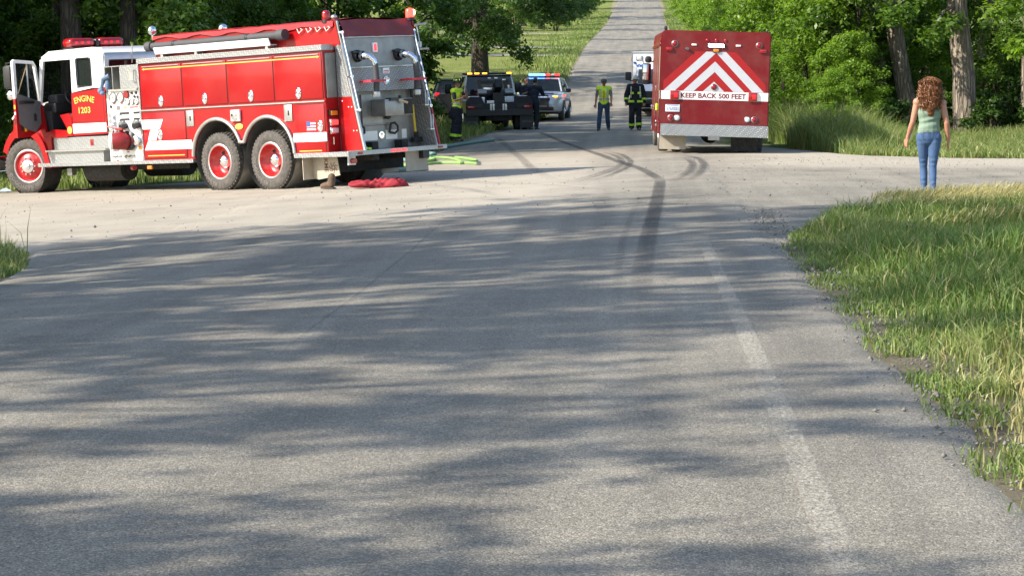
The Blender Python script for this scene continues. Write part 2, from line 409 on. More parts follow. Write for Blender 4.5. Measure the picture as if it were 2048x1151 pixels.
RED = (.32, .004, .006); DRED = (.155, .003, .007)
M = dict(
    red=mat('engine_red', RED, .3, 0, .05, 1.2, coat=.12, dirt=.03, spec=.35), rescue_red=mat('rescue_red', DRED, .32, 0, .06, 1.2, coat=.1, dirt=.12, spec=.35),
    bright_red=mat('reflective_red', (.34, .006, .007), .35, 0, .05), white=mat('white_paint', (.74, .74, .73), .28, 0, .04, 2, coat=.4, dirt=.06),
    stripe=mat('white_stripe', (.82, .80, .75), .4, 0, .03), grey_stripe=mat('silver_white_stripe', (.50, .51, .53), .4, 0, .04),
    plate=treadplate('tread_plate'), plate_d=treadplate('dull_tread_plate', (.30, .30, .29), 30, .55, .5), rear_metal=mat('dull_rear_panel', (.30, .30, .285), .5, .5, .2, 5, dirt=.2), alu=mat('brushed_aluminium', (.52, .52, .50), .36, .8, .15, 9, dirt=.12), chrome=mat('chrome', (.85, .86, .88), .07, 1, .03),
    steel=mat('dull_steel', (.30, .30, .29), .42, .8, .2, 6, dirt=.25), pumpw=mat('pump_panel_metal', (.78, .79, .77), .3, .35, .06, 7),
    black=mat('black_plastic', (.018, .018, .02), .45, 0, .2, 10), under=mat('chassis_black', (.012, .012, .012), .8, 0, .3, 8, dirt=.1),
    rubber=mat('tyre_rubber', (.062, .057, .052), .85, 0, .2, 9, dirt=.3, bumpy=.25, bscale=60), letter=mat('sidewall_lettering', (.17, .16, .145), .8),
    wheel_red=mat('wheel_red', (.45, .012, .014), .3, 0, .12, 8, coat=.3, dirt=.2), gold=mat('gold_leaf', (.80, .52, .10), .32, .25, .1),
    gold_shadow=mat('lettering_shadow', (.03, .01, .005), .6), tan=mat('mudflap_tan', (.42, .37, .29), .8, 0, .15, 5, dirt=.35), ink=mat('brown_ink', (.13, .05, .03), .8),
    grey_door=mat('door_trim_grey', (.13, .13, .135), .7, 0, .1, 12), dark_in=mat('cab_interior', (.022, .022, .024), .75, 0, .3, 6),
    glass=glass('window_glass'), glass_d=glass('dark_glass', (.008, .01, .012), .8), redlens=mat('red_lens', (.30, .003, .006), .15, 0, .1, 14, coat=.6),
    amberlens=mat('amber_lens', (.7, .22, .01), .15, 0, .1, coat=.5), clearlens=mat('clear_lens', (.75, .76, .76), .12, .2, .1, 18, coat=.6),
    redlit=glow('lit_red_lamp', (1., .03, .03), 2.2, (.6, .01, .01)), redhot=glow('flashing_red_lamp', (1., .10, .06), 30., (.8, .1, .1)), beacon_hot=glow('flashing_beacon', (1., .03, .02), 4.5, (.7, .02, .02)), redsoft=glow('dim_red_lamp', (1., .02, .03), .5, (.6, .01, .01)),
    amberlit=glow('lit_amber_lamp', (1., .30, .02), 3.2, (.8, .3, .02)), bluelit=glow('flashing_blue_lamp', (.05, .27, 1.), 5., (.2, .4, .9)), whitelit=glow('lit_white_lamp', (.86, .88, 1.), 9., (.9, .9, .9)),
    tarp=mat('maroon_tarp', (.17, .022, .028), .6, 0, .2, 3, bumpy=.3, bscale=9), redtarp=mat('red_vinyl', (.42, .014, .018), .4, 0, .15, 3, bumpy=.3, bscale=14),
    rope=mat('white_cord', (.7, .68, .62), .8), hosegrey=mat('suction_hose', (.06, .06, .064), .7), gauge=mat('gauge_face', (.82, .82, .78), .35),
    pumpred=mat('valve_red', (.26, .018, .02), .38, 0, .2, 20), glove=mat('blue_glove', (.13, .19, .28), .8, 0, .2, 30), orange=mat('orange_marker', (.75, .2, .02), .35),
    yellow=mat('yellow_handle', (.72, .50, .03), .5), wood=mat('wood_handle', (.5, .38, .2), .6), lime=mat('lime_reflective', (.52, .85, .04), .5, 0, .06, 9),
    flagblue=mat('flag_blue', (.05, .09, .28), .5), flagred=mat('flag_red', (.55, .03, .05), .5), starblue=mat('star_blue', (.02, .10, .38), .4),
    plateblue=mat('plate_blue', (.10, .20, .42), .5), platewhite=mat('plate_white', (.78, .80, .82), .4), platetext=mat('plate_text', (.06, .14, .33), .5),
    textred=mat('lettering_red', (.16, .008, .02), .5), navy=mat('tow_navy', (.006, .009, .022), .3, 0, .1, 2, coat=.1, spec=.3), silver=mat('suv_silver', (.52, .56, .62), .3, .25, .05, 2, coat=.5),
    dark_suv=mat('suv_dark', (.03, .028, .03), .25, 0, .1, 2, coat=.4),
    skin=mat('skin', (.46, .215, .13), .55, 0, .08, 12), skin2=mat('skin_tanned', (.38, .19, .12), .55, 0, .1, 12), hair=mat('curly_hair_strands', (.185, .07, .022), .42, 0, .6, 30), hair_d=mat('dark_hair', (.03, .02, .015), .6),
    top=mat('sage_tank_top', (.20, .275, .20), .85, 0, .08, 8, bumpy=.2, bscale=18), jeans=mat('blue_jeans', (.055, .11, .22), .85, 0, .22, 7, bumpy=.25, bscale=30),
    jeans_d=mat('dark_jeans', (.035, .065, .12), .85, 0, .25, 6, bumpy=.25, bscale=20), hivis=mat('hivis_vest', (.72, .98, .04), .6, 0, .08, 9, bumpy=.2, bscale=16), hivis_orange=mat('hivis_orange', (.85, .16, .04), .6),
    reflect=mat('reflective_silver', (.62, .58, .5), .45, .2, .1), shirt=mat('grey_shirt', (.22, .22, .225), .85, 0, .1, 9), turnout=mat('turnout_navy', (.013, .015, .022), .85, 0, .3, 9, bumpy=.3, bscale=14),
    helmet_w=mat('white_helmet', (.62, .6, .55), .4, 0, .1), helmet_b=mat('black_helmet', (.016, .016, .016), .35), boot=mat('brown_boot', (.12, .075, .045), .8, 0, .3, 15, bumpy=.3), shoe=mat('dark_shoe', (.05, .035, .025), .7),
    uniform=mat('navy_uniform', (.012, .016, .03), .8, 0, .2, 8, bumpy=.2, bscale=14), cap=mat('grey_cap', (.12, .12, .12), .85), bracelet=mat('bracelet_silver', (.7, .7, .7), .25, .9),
    cloth=mat('red_bag_cloth', (.27, .009, .018), .75, 0, .2, 8, bumpy=.3, bscale=22), lime_hose=mat('lime_hose', (.23, .40, .11), .75, 0, .2, 9, dirt=.25), teal_hose=mat('teal_hose', (.15, .30, .27), .75, 0, .2, 9, dirt=.3),
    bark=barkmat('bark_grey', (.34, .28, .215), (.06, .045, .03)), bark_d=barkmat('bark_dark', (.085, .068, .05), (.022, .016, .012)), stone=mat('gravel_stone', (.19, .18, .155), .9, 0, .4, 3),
    concrete=mat('drive_gravel', (.38, .34, .26), .95, 0, .15, 2), wire=mat('utility_wire', (.03, .03, .03), .6), bluecloth=mat('blue_plastic', (.35, .45, .6), .4),
    leafA=leafmat('leaf_forest', [(.045, .088, .010), (.075, .145, .018), (.125, .21, .03), (.07, .125, .022)]), leafB=leafmat('leaf_maple', [(.035, .075, .018), (.055, .11, .028), (.09, .16, .045)]),
    leafC=leafmat('leaf_bright', [(.10, .17, .016), (.155, .25, .028), (.22, .33, .045), (.125, .20, .03)], .48), leafD=leafmat('leaf_deep', [(.022, .05, .010), (.04, .085, .014), (.065, .12, .02)]),
    asphalt=roadmat(), ground=groundmat(), grass=grassmat('grass_blades'),
    paint=wornmat('worn_white_paint', (.60, .55, .45), .55, 45, .62, .18, .45), ypaint=wornmat('worn_yellow_paint', (.5, .32, .1), .42, 9, .55), skid=wornmat('tyre_rubber_mark', (.035, .033, .033), .60, 11, .8), crack=wornmat('crack_filler', (.03, .03, .03), .58, 30, .75),
)
rng = np.random.default_rng(7)
# ------------------------------------------------------------------ ground and roads
def grid(xs, ys, zf):
    X, Y = np.meshgrid(xs, ys); V = np.stack([X.ravel(), Y.ravel(), zf(X, Y).ravel()], 1)
    nx, ny = len(xs), len(ys); i = np.arange(nx*ny).reshape(ny, nx)
    Q = np.stack([i[:-1, :-1], i[:-1, 1:], i[1:, 1:], i[1:, :-1]], -1).reshape(-1, 4); return V, Q
NX = np.array([-900, -80, -40, -15, -10, -6.5, -4.5, -3.7, -3.3, 3.7, 4.15, 4.7, 5.65, 8, 12, 40, 900.])
NY = np.array([32, 32, 31.5, 31, 30.2, 28.6, 26.3, 23.3, 19, 20, 23.2, 25.9, 29, 31.3, 32.3, 33, 33.])
FX = np.array([-900, -80, -12, -6, -3.4, -2.6, 5.2, 6.2, 7.2, 9, 12, 900.])
FY = np.array([46, 46.5, 47.4, 48.2, 53, 58, 60, 55, 49.5, 47.8, 47.4, 47.])
def ynear(x): return np.interp(x, NX, NY)
def yfar(x): return np.interp(x, FX, FY)
def on_road(x, y, m=0.0):
    x = np.asarray(x, float); y = np.asarray(y, float)
    return ((x-xc(y) < hw(y)+m) & (xc(y)-x < hwl(y)+m)) | ((y > ynear(x)-m) & (y < yfar(x)+m))
gx = np.unique(np.concatenate([np.linspace(-700, -60, 33), np.linspace(-60, -16, 23), np.arange(-16, -6, .6), np.arange(-6, 9.6, .3), np.arange(9.6, 20.01, .6), np.linspace(20, 60, 21), np.linspace(60, 700, 33)]))
gy = np.unique(np.concatenate([np.linspace(-300, -20, 15), np.arange(-20, 64, .8), np.arange(64, 140, 2.), np.arange(140, 420, 5.), np.linspace(420, 1200, 30)]))
def gz(x, y):
    n = .05*np.sin(x*.9+1.3*np.sin(y*.5))*np.cos(y*.8) + .03*np.sin(2.1*x+y)
    rough = np.where(on_road(x, y, .9), 0, n) + np.where(on_road(x, y, -.35) | (y > 110), 0, .013*np.sin(37.3*x+11.7*y)*np.sin(23.1*y-17*x)+.01*np.sin(7.7*x+5*y))
    up = .03*np.clip(x-4.2, 0, 2.5)*(y < 30)
    return T(x, y) + rough + up - np.where(on_road(x, y, -.4), .16, 0) - .004
V, Q = grid(gx, gy, gz); X, Y = V[:, 0], V[:, 1]
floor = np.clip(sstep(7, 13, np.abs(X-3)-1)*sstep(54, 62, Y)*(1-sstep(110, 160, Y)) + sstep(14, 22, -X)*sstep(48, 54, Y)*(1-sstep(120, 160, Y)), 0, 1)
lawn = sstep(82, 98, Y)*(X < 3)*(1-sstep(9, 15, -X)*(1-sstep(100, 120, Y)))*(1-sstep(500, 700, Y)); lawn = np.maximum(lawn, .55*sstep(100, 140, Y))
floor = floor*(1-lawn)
soil = np.where(on_road(X, Y, .5), 1, 0)*.8
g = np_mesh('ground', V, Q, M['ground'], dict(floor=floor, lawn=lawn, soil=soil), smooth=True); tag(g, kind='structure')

def dustf(x, y):
    d = .05 + .75*sstep(26, 30.5, y+.35*np.clip(-x-1, 0, 5))*(1-sstep(0.5, 3, x))*(1-sstep(50, 62, y))
    d += .38*sstep(30, 36, y)*sstep(-1, 3, x)*(1-sstep(50, 66, y))
    d += .5*sstep(40.5, 44, y)*sstep(3, 6, x)*(1-sstep(50, 60, y))
    d += .25*sstep(8, 14, x)*sstep(28, 33, y)*(1-sstep(50, 60, y))
    d += .55*np.exp(-((y-ynear(x))/.9)**2)*(np.abs(x) > 3.9)
    d += .3*sstep(60, 70, y)
    return np.clip(d, 0, 1)
def strip(name, us, vs, f, dz, m, parent=None, smooth=True):
    U, W = np.meshgrid(us, vs); Xs, Ys = f(U, W); Zs = T(Xs, Ys)+(dz(U, W) if callable(dz) else dz)
    V = np.stack([Xs.ravel(), Ys.ravel(), Zs.ravel()], 1); i = np.arange(V.shape[0]).reshape(len(vs), len(us))
    Q = np.stack([i[:-1, :-1], i[:-1, 1:], i[1:, 1:], i[1:, :-1]], -1).reshape(-1, 4)
    o = np_mesh(name, V, Q, m, dict(dust=dustf(V[:, 0], V[:, 1])), smooth, parent); return o
cr = strip('cross_road', np.concatenate([np.linspace(-300, -45, 18), np.arange(-44, 44, .5), np.linspace(45, 300, 18)]), np.linspace(0, 1, 48),
           lambda u, w: (u, ynear(u)+(yfar(u)-ynear(u))*w + .12*np.sin(u*1.7)*np.abs(2*w-1)**6), lambda u, w: .014-.045*sstep(.955, 1, np.abs(2*w-1)), M['asphalt']); tag(cr, kind='structure')
ys_main = np.concatenate([np.linspace(-120, -6, 30), np.arange(-5, 60, .3), np.arange(60, 140, 1.5), np.arange(140, 720, 5.)])
def mainxy(u, w):
    e = np.abs(u)**8*np.sign(u)*(.07*np.sin(w*1.3)+.05*np.sin(w*3.1+1)); return xc(w)+u*np.where(u > 0, hw(w), hwl(w))+e, w
mr = strip('main_road', np.unique(np.concatenate([np.linspace(-.93, .93, 21), [-1, -.975, -.955, .955, .975, 1]])), ys_main, mainxy, lambda u, w: .026-.05*sstep(.935, 1, np.abs(u)), M['asphalt']); tag(mr, kind='structure')

def ribbon(name, pts, width, m, parent, dz=.034, fade=(.12, .2), seed=0, cover=1.0, off=0.0):
    """thin film laid along a smoothed line on the road"""
    P = np.array(pts, float); n = 60
    t = np.concatenate([[0], np.cumsum(np.hypot(*np.diff(P, axis=0).T))]); tt = np.linspace(0, t[-1], n)
    c = np.stack([np.interp(tt, t, P[:, 0]), np.interp(tt, t, P[:, 1])], 1)
    for _ in range(6): c[1:-1] = (c[:-2]+2*c[1:-1]+c[2:])/4
    d = np.gradient(c, axis=0); d /= np.linalg.norm(d, axis=1)[:, None]; nrm = np.stack([-d[:, 1], d[:, 0]], 1)
    us = np.array([-.5, -.36, 0, .36, .5]); V = []; C = []
    for k, u in enumerate(us):
        p = c+nrm*(u*width+off); V.append(np.stack([p[:, 0], p[:, 1], T(p[:, 0], p[:, 1])+dz], 1))
        f = np.clip(np.minimum(tt/(fade[0]*t[-1]+1e-6), (t[-1]-tt)/(fade[1]*t[-1]+1e-6)), 0, 1); C.append(f*cover*(0 if k in (0, 4) else 1)*(.8 if k in (1, 3) else 1))
    V = np.stack(V, 1).reshape(-1, 3); C = np.stack(C, 1).ravel(); i = np.arange(n*5).reshape(n, 5)
    Q = np.stack([i[:-1, :-1], i[:-1, 1:], i[1:, 1:], i[1:, :-1]], -1).reshape(-1, 4)
    return np_mesh(name, V, Q, m, dict(cover=C), True, parent)
ribbon('edge_line', [(3.22, 23.5), (3.23, 13), (3.21, 7), (3.2, -20)], .13, M['paint'], mr, .036, (.06, .01))
ribbon('centre_line', [(-.2, 20.3), (-.02, 13.3), (.05, 9.8), (0, -20)], .11, M['ypaint'], mr, .036, (.3, .01), cover=.7)
SK = M['skid']; k = 0
for pts, w, cov, fd in [([(2.57, 15), (2.6, 17.5), (2.62, 19.7), (2.69, 23.7), (2.82, 29.4), (2.96, 36.8)], .20, 1.0, (.5, .03)),
        ([(2.97, 36.6), (2.69, 41.8), (2.26, 45.8), (1.71, 52.2), (.96, 61.4), (.21, 67.9), (-.63, 75.7)], .20, .9, (.03, .05)),
        ([(3.36, 36.2), (3.63, 38.9), (3.84, 43), (3.86, 46.4), (3.61, 48.7), (3.3, 49.6)], .17, .8, (.2, .2)), ([(3.1, 35.6), (3.48, 39.6), (3.65, 43.6), (3.6, 47.1)], .17, .8, (.3, .2)),
        ([(1.2, 36.2), (1.47, 37), (1.87, 39.6), (2.23, 42.8), (2.33, 45.4), (2.19, 49.2), (1.75, 53.5)], .15, .8, (.2, .2)), ([(1.67, 37), (2.09, 39.3), (2.42, 42.9), (2.48, 46.3), (2.29, 50.5), (1.91, 54.2)], .15, .8, (.2, .2)),
        ([(-1.59, 69.6), (-.76, 61.1), (-.07, 52.7), (.49, 45.4), (1.04, 40), (1.33, 37.6)], .22, .45, (.05, .3)), ([(2.38, 13.5), (2.42, 16.4), (2.41, 19.2), (2.43, 23), (2.55, 29), (2.73, 32.8)], .08, .32, (.4, .3)),
        ([(-1.6, 42.5), (-.75, 41.1), (.31, 38.2), (1.21, 36.5), (2.04, 34.2), (2.77, 32.4)], .10, .4, (.3, .3)), ([(-1.6, 40.3), (-.92, 38.9), (-.07, 36.5), (.67, 33.3)], .16, .4, (.3, .3))]:
    ribbon('skid_mark', pts, w, SK, mr, .038+.004*(k % 5), fd, cover=cov); k += 1
ribbon('road_crack', [(.18, 29.9), (.28, 24.2), (.36, 20), (.44, 16.7), (.47, 14.2), (.55, 12.1)], .03, M['crack'], mr, .034, (.3, .2), cover=.45)
for (yy, x0, x1) in ((153, -16, -1.2), (167, -22, -1.2), (222, -24, -1.1)):      # gravel drives on the hill
    xs = np.linspace(x0, x1, 20); V = []
    for s in (-1.6, 1.6): V.append(np.stack([xs, yy+s+.02*(xs-x1)**2, T(xs, yy+s+.02*(xs-x1)**2)+.03], 1))
    V = np.concatenate(V); Q = np.array([[i, i+1, 21+i, 20+i] for i in range(19)]); o = np_mesh('driveway', V, Q, M['concrete'], None, True); tag(o, kind='structure')

# ------------------------------------------------------------------ grass
def blades(P, h, w, dry, bend=.5, lean=None, droop=0.):
    """P (n,3) roots, h heights, w widths; two curved quads each"""
    n = len(P); a = rng.uniform(0, 2*np.pi, n); b = rng.uniform(0, 2*np.pi, n); bd = bend*rng.uniform(.2, 1.2, n)
    side = np.stack([np.cos(a), np.sin(a), np.zeros(n)], 1)*w[:, None]/2; ln = np.stack([np.cos(b), np.sin(b), np.zeros(n)], 1)
    if lean is not None: ln = ln*.5+np.asarray(lean)*.8
    z = np.array([0, 0, 1.])
    mid = P + z*(h*.55)[:, None] + ln*(h*bd*.22)[:, None]; tip = P + z*(h*(1-droop*bd))[:, None] + ln*(h*bd)[:, None]
    V = np.stack([P-side, P+side, mid-side*.8, mid+side*.8, tip-side*.12, tip+side*.12], 1).reshape(-1, 3)
    i = np.arange(n)*6; Q = np.concatenate([np.stack([i, i+1, i+3, i+2], 1), np.stack([i+2, i+3, i+5, i+4], 1)]); return V, Q, np.repeat(dry, 6)
def join(parts):
    Vs, Qs, D, k = [], [], [], 0
    for V, Q, d in parts: Vs.append(V); Qs.append(Q+k); D.append(d); k += len(V)
    return np.concatenate(Vs), np.concatenate(Qs), np.concatenate(D)
def fbm(x, y, s=1., seed=0):
    r = np.random.default_rng(seed); o = 0
    for k in range(5):
        a = r.uniform(0, 2*np.pi); f = s*1.7**k; o = o+np.sin(f*(x*np.cos(a)+y*np.sin(a))+r.uniform(0, 6)+1.5*np.sin(f*.6*(y*np.cos(a)-x*np.sin(a))))/1.35**k
    return o/3
def scatter(n, x0, x1, y0, y1, ok): 
    x = rng.uniform(x0, x1, n); y = rng.uniform(y0, y1, n); k = ok(x, y); return x[k], y[k]
def zg(x, y): return gz(x, y)
parts = []
# near verge on the right
x, y = scatter(190000, 3.9, 13, 6.5, 33, lambda x, y: (~on_road(x, y, -.0+.13*fbm(x, y, 2.5, 3))) & (x < 2.54+.19*y+2.4) & (rng.random(len(x)) < .6+.4*np.clip((x-4.1)/.4, 0, 1)))
edge = np.clip((np.minimum(x-4.0, ynear(x)+.1-y))/.7, .0, 1)
tuft = np.clip(.55+.6*fbm(x, y, 1.6, 5), .1, 1.2)
h = (.045+.25*edge*tuft)*rng.uniform(.55, 1.25, len(x)); h *= 1-.72*sstep(25.5, 29, y)*(1-sstep(7.8, 9.2, x))
dry = np.clip(.02+.45*fbm(x, y, .9, 8)*(rng.random(len(x)))+.12*np.exp(-((x-6.6)/1.3)**2-((y-29)/1.3)**2)+1.1*np.exp(-((x-4.5)/.8)**2-((y-10.2)/2.6)**2)*rng.random(len(x))**.6, 0, 1)
dry = np.clip(dry + (rng.random(len(x)) < .14)*.8, 0, 1)
parts.append(blades(np.stack([x, y, zg(x, y)], 1), h, .006+.004*rng.random(len(x))+.00012*y, dry, .75, droop=.25))
# creeping tufts along the broken edge
yy = rng.uniform(7, 29, 26000); xx = 4.2+rng.normal(0, .15, 26000)+np.clip(yy-24.5, 0, 9)**2*.06; k_ = (fbm(xx, yy, 3.2, 21) > .05) & ~on_road(xx, yy, -.22); xx, yy = xx[k_], yy[k_]
parts.append(blades(np.stack([xx, yy, zg(xx, yy)], 1), rng.uniform(.03, .11, len(xx)), np.full(len(xx), .008), np.clip(.5*rng.random(len(xx))**3, 0, 1), .9, droop=.3))
# flattened straw
x = np.concatenate([rng.normal(6.9, .8, 6500), rng.normal(7.6, .25, 200), rng.normal(6.3, .4, 200)]); y = np.concatenate([rng.normal(28.0, 1.0, 6500), rng.normal(23.3, .3, 200), rng.normal(24.6, .25, 200)]); k = ~on_road(x, y, .1); x, y = x[k], y[k]
parts.append(blades(np.stack([x, y, zg(x, y)+.07+.07*rng.random(len(x))], 1), rng.uniform(.08, .15, len(x)), np.full(len(x), .010), rng.uniform(.75, 1, len(x)), 3.6, lean=(.8, -.35, 0), droop=.2))
# seed-headed clumps behind the woman
x, y = scatter(700, 8.0, 10.5, 26, 32, lambda x, y: ~on_road(x, y, .2))
parts.append(blades(np.stack([x, y, zg(x, y)], 1), rng.uniform(.35, .75, len(x)), np.full(len(x), .012), rng.choice([.1, .2, .9], len(x)), .6, droop=.2))
# left corner
x, y = scatter(60000, -9, -3.2, 17, 30.5, lambda x, y: (~on_road(x, y, .0+.2*fbm(x, y, 2, 4))) & (x > 2.54-.29*y-1))
edge = np.clip(np.minimum(-3.5-x, ynear(x)-y)/.7, 0, 1); h = (.04+.2*edge)*rng.uniform(.5, 1.3, len(x))
parts.append(blades(np.stack([x, y, zg(x, y)], 1), h, .008+.006*rng.random(len(x)), np.clip(rng.random(len(x))**3+.2*fbm(x, y, 2, 2), 0, 1), .7, droop=.2))
x = rng.normal(-5.4, .3, 160); y = rng.normal(26.4, .3, 160)
parts.append(blades(np.stack([x, y, zg(x, y)], 1), rng.uniform(.25, .6, 160), np.full(160, .013), rng.uniform(.2, 1, 160), .5, droop=.1))
V, Q, D = join(parts); o = np_mesh('verge_grass', V, Q, M['grass'], dict(dry=D)); tag(o, 'tangled green and straw coloured grass along the near road edges', 'grass', kind='stuff')
parts = []
# mown strip and tall bank on the far right
x, y = scatter(26000, 6, 19, 46.8, 50.5, lambda x, y: ~on_road(x, y, .05))
parts.append(blades(np.stack([x, y, zg(x, y)], 1), rng.uniform(.06, .22, len(x)), np.full(len(x), .022), np.clip(rng.random(len(x))**2*.7, 0, 1), .7, droop=.2))
x, y = scatter(85000, 6.3, 20, 48.8, 66, lambda x, y: (y > 49.3+.5*fbm(x, y, 1, 1)) & ~on_road(x, y, .3))
h = (.24+.95*np.exp(-((x-7.2)/1.9)**2)*sstep(49.3, 53, y)+.18*sstep(53, 58, y))*(.8+.3*fbm(x, y, 1.3, 12))*rng.uniform(.6, 1.15, len(x))
parts.append(blades(np.stack([x, y, zg(x, y)], 1), h, np.full(len(x), .014), np.clip(rng.random(len(x))**2.6*.75+.12*fbm(x, y, 1.5, 3), 0, 1), .75, droop=.25))
# left: behind the engine and round the tow truck
x, y = scatter(42000, -16, -2.2, 46.5, 96, lambda x, y: ~on_road(x, y, .1+.25*fbm(x, y, 1.5, 6)))
parts.append(blades(np.stack([x, y, zg(x, y)], 1), (.12+.3*np.clip(fbm(x, y, 1.2, 9)+.4, 0, 1))*rng.uniform(.5, 1.2, len(x)), np.full(len(x), .025), np.clip(rng.random(len(x))**2*.6+.35*sstep(85, 95, y), 0, 1), .6, droop=.2))
# lawn fringe along the hill road
yy = rng.uniform(95, 330, 30000); s = rng.random(30000) < .6; xx = np.where(s, xc(yy)-hw(yy)-rng.gamma(1.2, 1.1, 30000), xc(yy)+hw(yy)+rng.gamma(1.2, .9, 30000))
parts.append(blades(np.stack([xx, yy, T(xx, yy)], 1), rng.uniform(.08, .3, 30000), np.full(30000, .05), np.clip(.5*rng.random(30000)**2, 0, 1), .6, droop=.2))
V, Q, D = join(parts); o = np_mesh('bank_grass', V, Q, M['grass'], dict(dry=D)); tag(o, 'rank tall grass on the banks beyond the crossing', 'grass', kind='stuff')
# loose stones
n = 9500; x = np.concatenate([rng.uniform(3.6, 14, 2600), rng.uniform(-9, 9, 1900), rng.normal(4.06, .13, 2600)]); y = np.concatenate([rng.uniform(31, 47.5, 2600), rng.uniform(28, 48, 1900), 8+20*rng.random(2600)**.8])
k = on_road(x, y, .5); x, y = x[k], y[k]; n = len(x); r = rng.gamma(1.6, .0026, n)+.0025
D8 = np.array([[1, 0, 0], [0, 1, 0], [-1, 0, 0], [0, -1, 0], [0, 0, .8], [0, 0, -.5]]); V = (D8[None]*r[:, None, None]*rng.uniform(.6, 1.4, (n, 6, 1)))
V = (V+np.stack([x, y, T(x, y)+.03+r*.3], 1)[:, None]).reshape(-1, 3); tri = np.array([[0, 1, 4], [1, 2, 4], [2, 3, 4], [3, 0, 4], [1, 0, 5], [2, 1, 5], [3, 2, 5], [0, 3, 5]])
Q = (np.arange(n)[:, None, None]*6+tri[None]).reshape(-1, 3); o = np_mesh('gravel', V, Q, M['stone']); tag(o, 'loose stones strewn over the crossing and road edges', 'gravel', kind='stuff')

# ------------------------------------------------------------------ trees and shrubs
def leaf_cloud(C, rad, per, size, flat=.75, seed=0, shell=.5):
    """leaf rhombs gathered round cluster centres C (n,3) with radii rad"""
    r = np.random.default_rng(seed); n = len(C)*per; idx = np.repeat(np.arange(len(C)), per)
    d = r.normal(size=(n, 3)); d /= np.linalg.norm(d, axis=1)[:, None]; rr = (shell+(1-shell)*r.random(n))*r.random(n)**.33
    P = C[idx]+d*(rad[idx]*rr)[:, None]*np.array([1, 1, flat])
    nrm = d*.6+r.normal(size=(n, 3))*.55+np.array([0, 0, .75]); nrm /= np.linalg.norm(nrm, axis=1)[:, None]
    t = np.cross(nrm, r.normal(size=(n, 3))); t /= np.linalg.norm(t, axis=1)[:, None]; b = np.cross(nrm, t)
    s = size*r.uniform(.6, 1.35, n)[:, None]
    V = np.stack([P-t*s, P-b*s*.55-t*s*.1+nrm*s*.12, P+t*s, P+b*s*.55-t*s*.1+nrm*s*.12], 1).reshape(-1, 3)
    return V, np.arange(n*4).reshape(n, 4)
def trunk_mesh(mb, pts, radii, n=10, seed=0, flare=0.):
    r = random.Random(seed); P = [Vector(p) for p in pts]
    if flare:
        d = (P[1]-P[0]); P = [P[0], P[0]+d*.12]+P[1:]; radii = [radii[0]*(1+flare), radii[0]*1.02]+list(radii[1:])
    mb.tube(P, list(radii), n)
def make_tree(name, seed, H, r0, base, spread, limbs, per, leaf, lm, bark, lean=(0, 0), sub=4, crad=(.7, 1.2), droop=0., extra=(), top=True):
    """tapered trunk with limbs and a crown of leaf clusters"""
    r = random.Random(seed); root = empty(name); mb = MB(); C = []; CR = []
    pts = []; rad = []; n = 9
    for i in range(n):
        t = i/(n-1); pts.append(Vector((lean[0]*H*t+.12*r.uniform(-1, 1)*(i > 0), lean[1]*H*t+.12*r.uniform(-1, 1)*(i > 0), H*.93*t-.15*(i == 0)))); rad.append(r0*(1-t)**.8*.95+.03)
    trunk_mesh(mb, pts, rad, 12, seed, .28)
    def at_(h):
        t = max(0, min(.999, h/(H*.93)))*(n-1); i = int(t); return pts[i].lerp(pts[i+1], t-i), rad[i]+(rad[i+1]-rad[i])*(t-i)
    for k in range(limbs):
        t = (k+.5)/limbs; h = base+(H*.88-base)*t; p, pr = at_(h); a = k*2.4+r.uniform(-.5, .5)
        L = spread*((1-t)**.5*(.62+.38*min(1, t*5)) if top == 'dome' else math.sin(math.pi*min(1, .22+.78*(1-t)**.75)))*r.uniform(.75, 1.1); L = max(L, spread*.3)
        d = Vector((math.cos(a), math.sin(a), 0)); up = .25+.55*t-droop*(1-t); q = [p]
        for j in range(1, 5):
            u = j/4; q.append(p+d*L*u+Vector((r.uniform(-.2, .2), r.uniform(-.2, .2), L*(up*u-droop*.9*u*u)+r.uniform(-.15, .15))))
        mb.tube(q, [max(.02, pr*.45*(1-j/4.6)) for j in range(5)], 6)
        for j in range(2, 5): C.append(q[j]+Vector((r.uniform(-.3, .3), r.uniform(-.3, .3), r.uniform(-.1, .4)))); CR.append(r.uniform(*crad))
        for s in range(sub):
            u = r.uniform(.3, 1); i = min(3, int(u*4)); o = q[i].lerp(q[i+1], u*4-i); sd = Vector((r.uniform(-1, 1), r.uniform(-1, 1), r.uniform(-.3, .8)-droop)).normalized()*L*r.uniform(.2, .5)
            mb.tube([o, o+sd*.5+Vector((0, 0, .05)), o+sd], [.03, .022, .01], 4)
            C.append(o+sd); CR.append(r.uniform(*crad)*.9); C.append(o+sd*.55); CR.append(r.uniform(*crad)*.7)
    for (ex, ey, ez, er, hh) in extra:          # low leafy boughs
        p, pr = at_(hh); e = Vector((ex, ey, ez)); mb.tube([p, p.lerp(e, .5)+Vector((0, 0, .25)), e], [.05, .035, .012], 5)
        for j in range(5):
            C.append(e.lerp(p, j*.14)+Vector((r.uniform(-.4, .4), r.uniform(-.4, .4), r.uniform(-.3, .3)))*er); CR.append(er*r.uniform(.5, .9))
    p, _ = at_(H*.9); C.append(p); CR.append(crad[1])
    tr = mb.build('trunk', bark, root, 60)
    V, Q = leaf_cloud(np.array([tuple(c) for c in C]), np.array(CR), per, leaf, seed=seed); np_mesh('crown', V, Q, lm, parent=root)
    return root
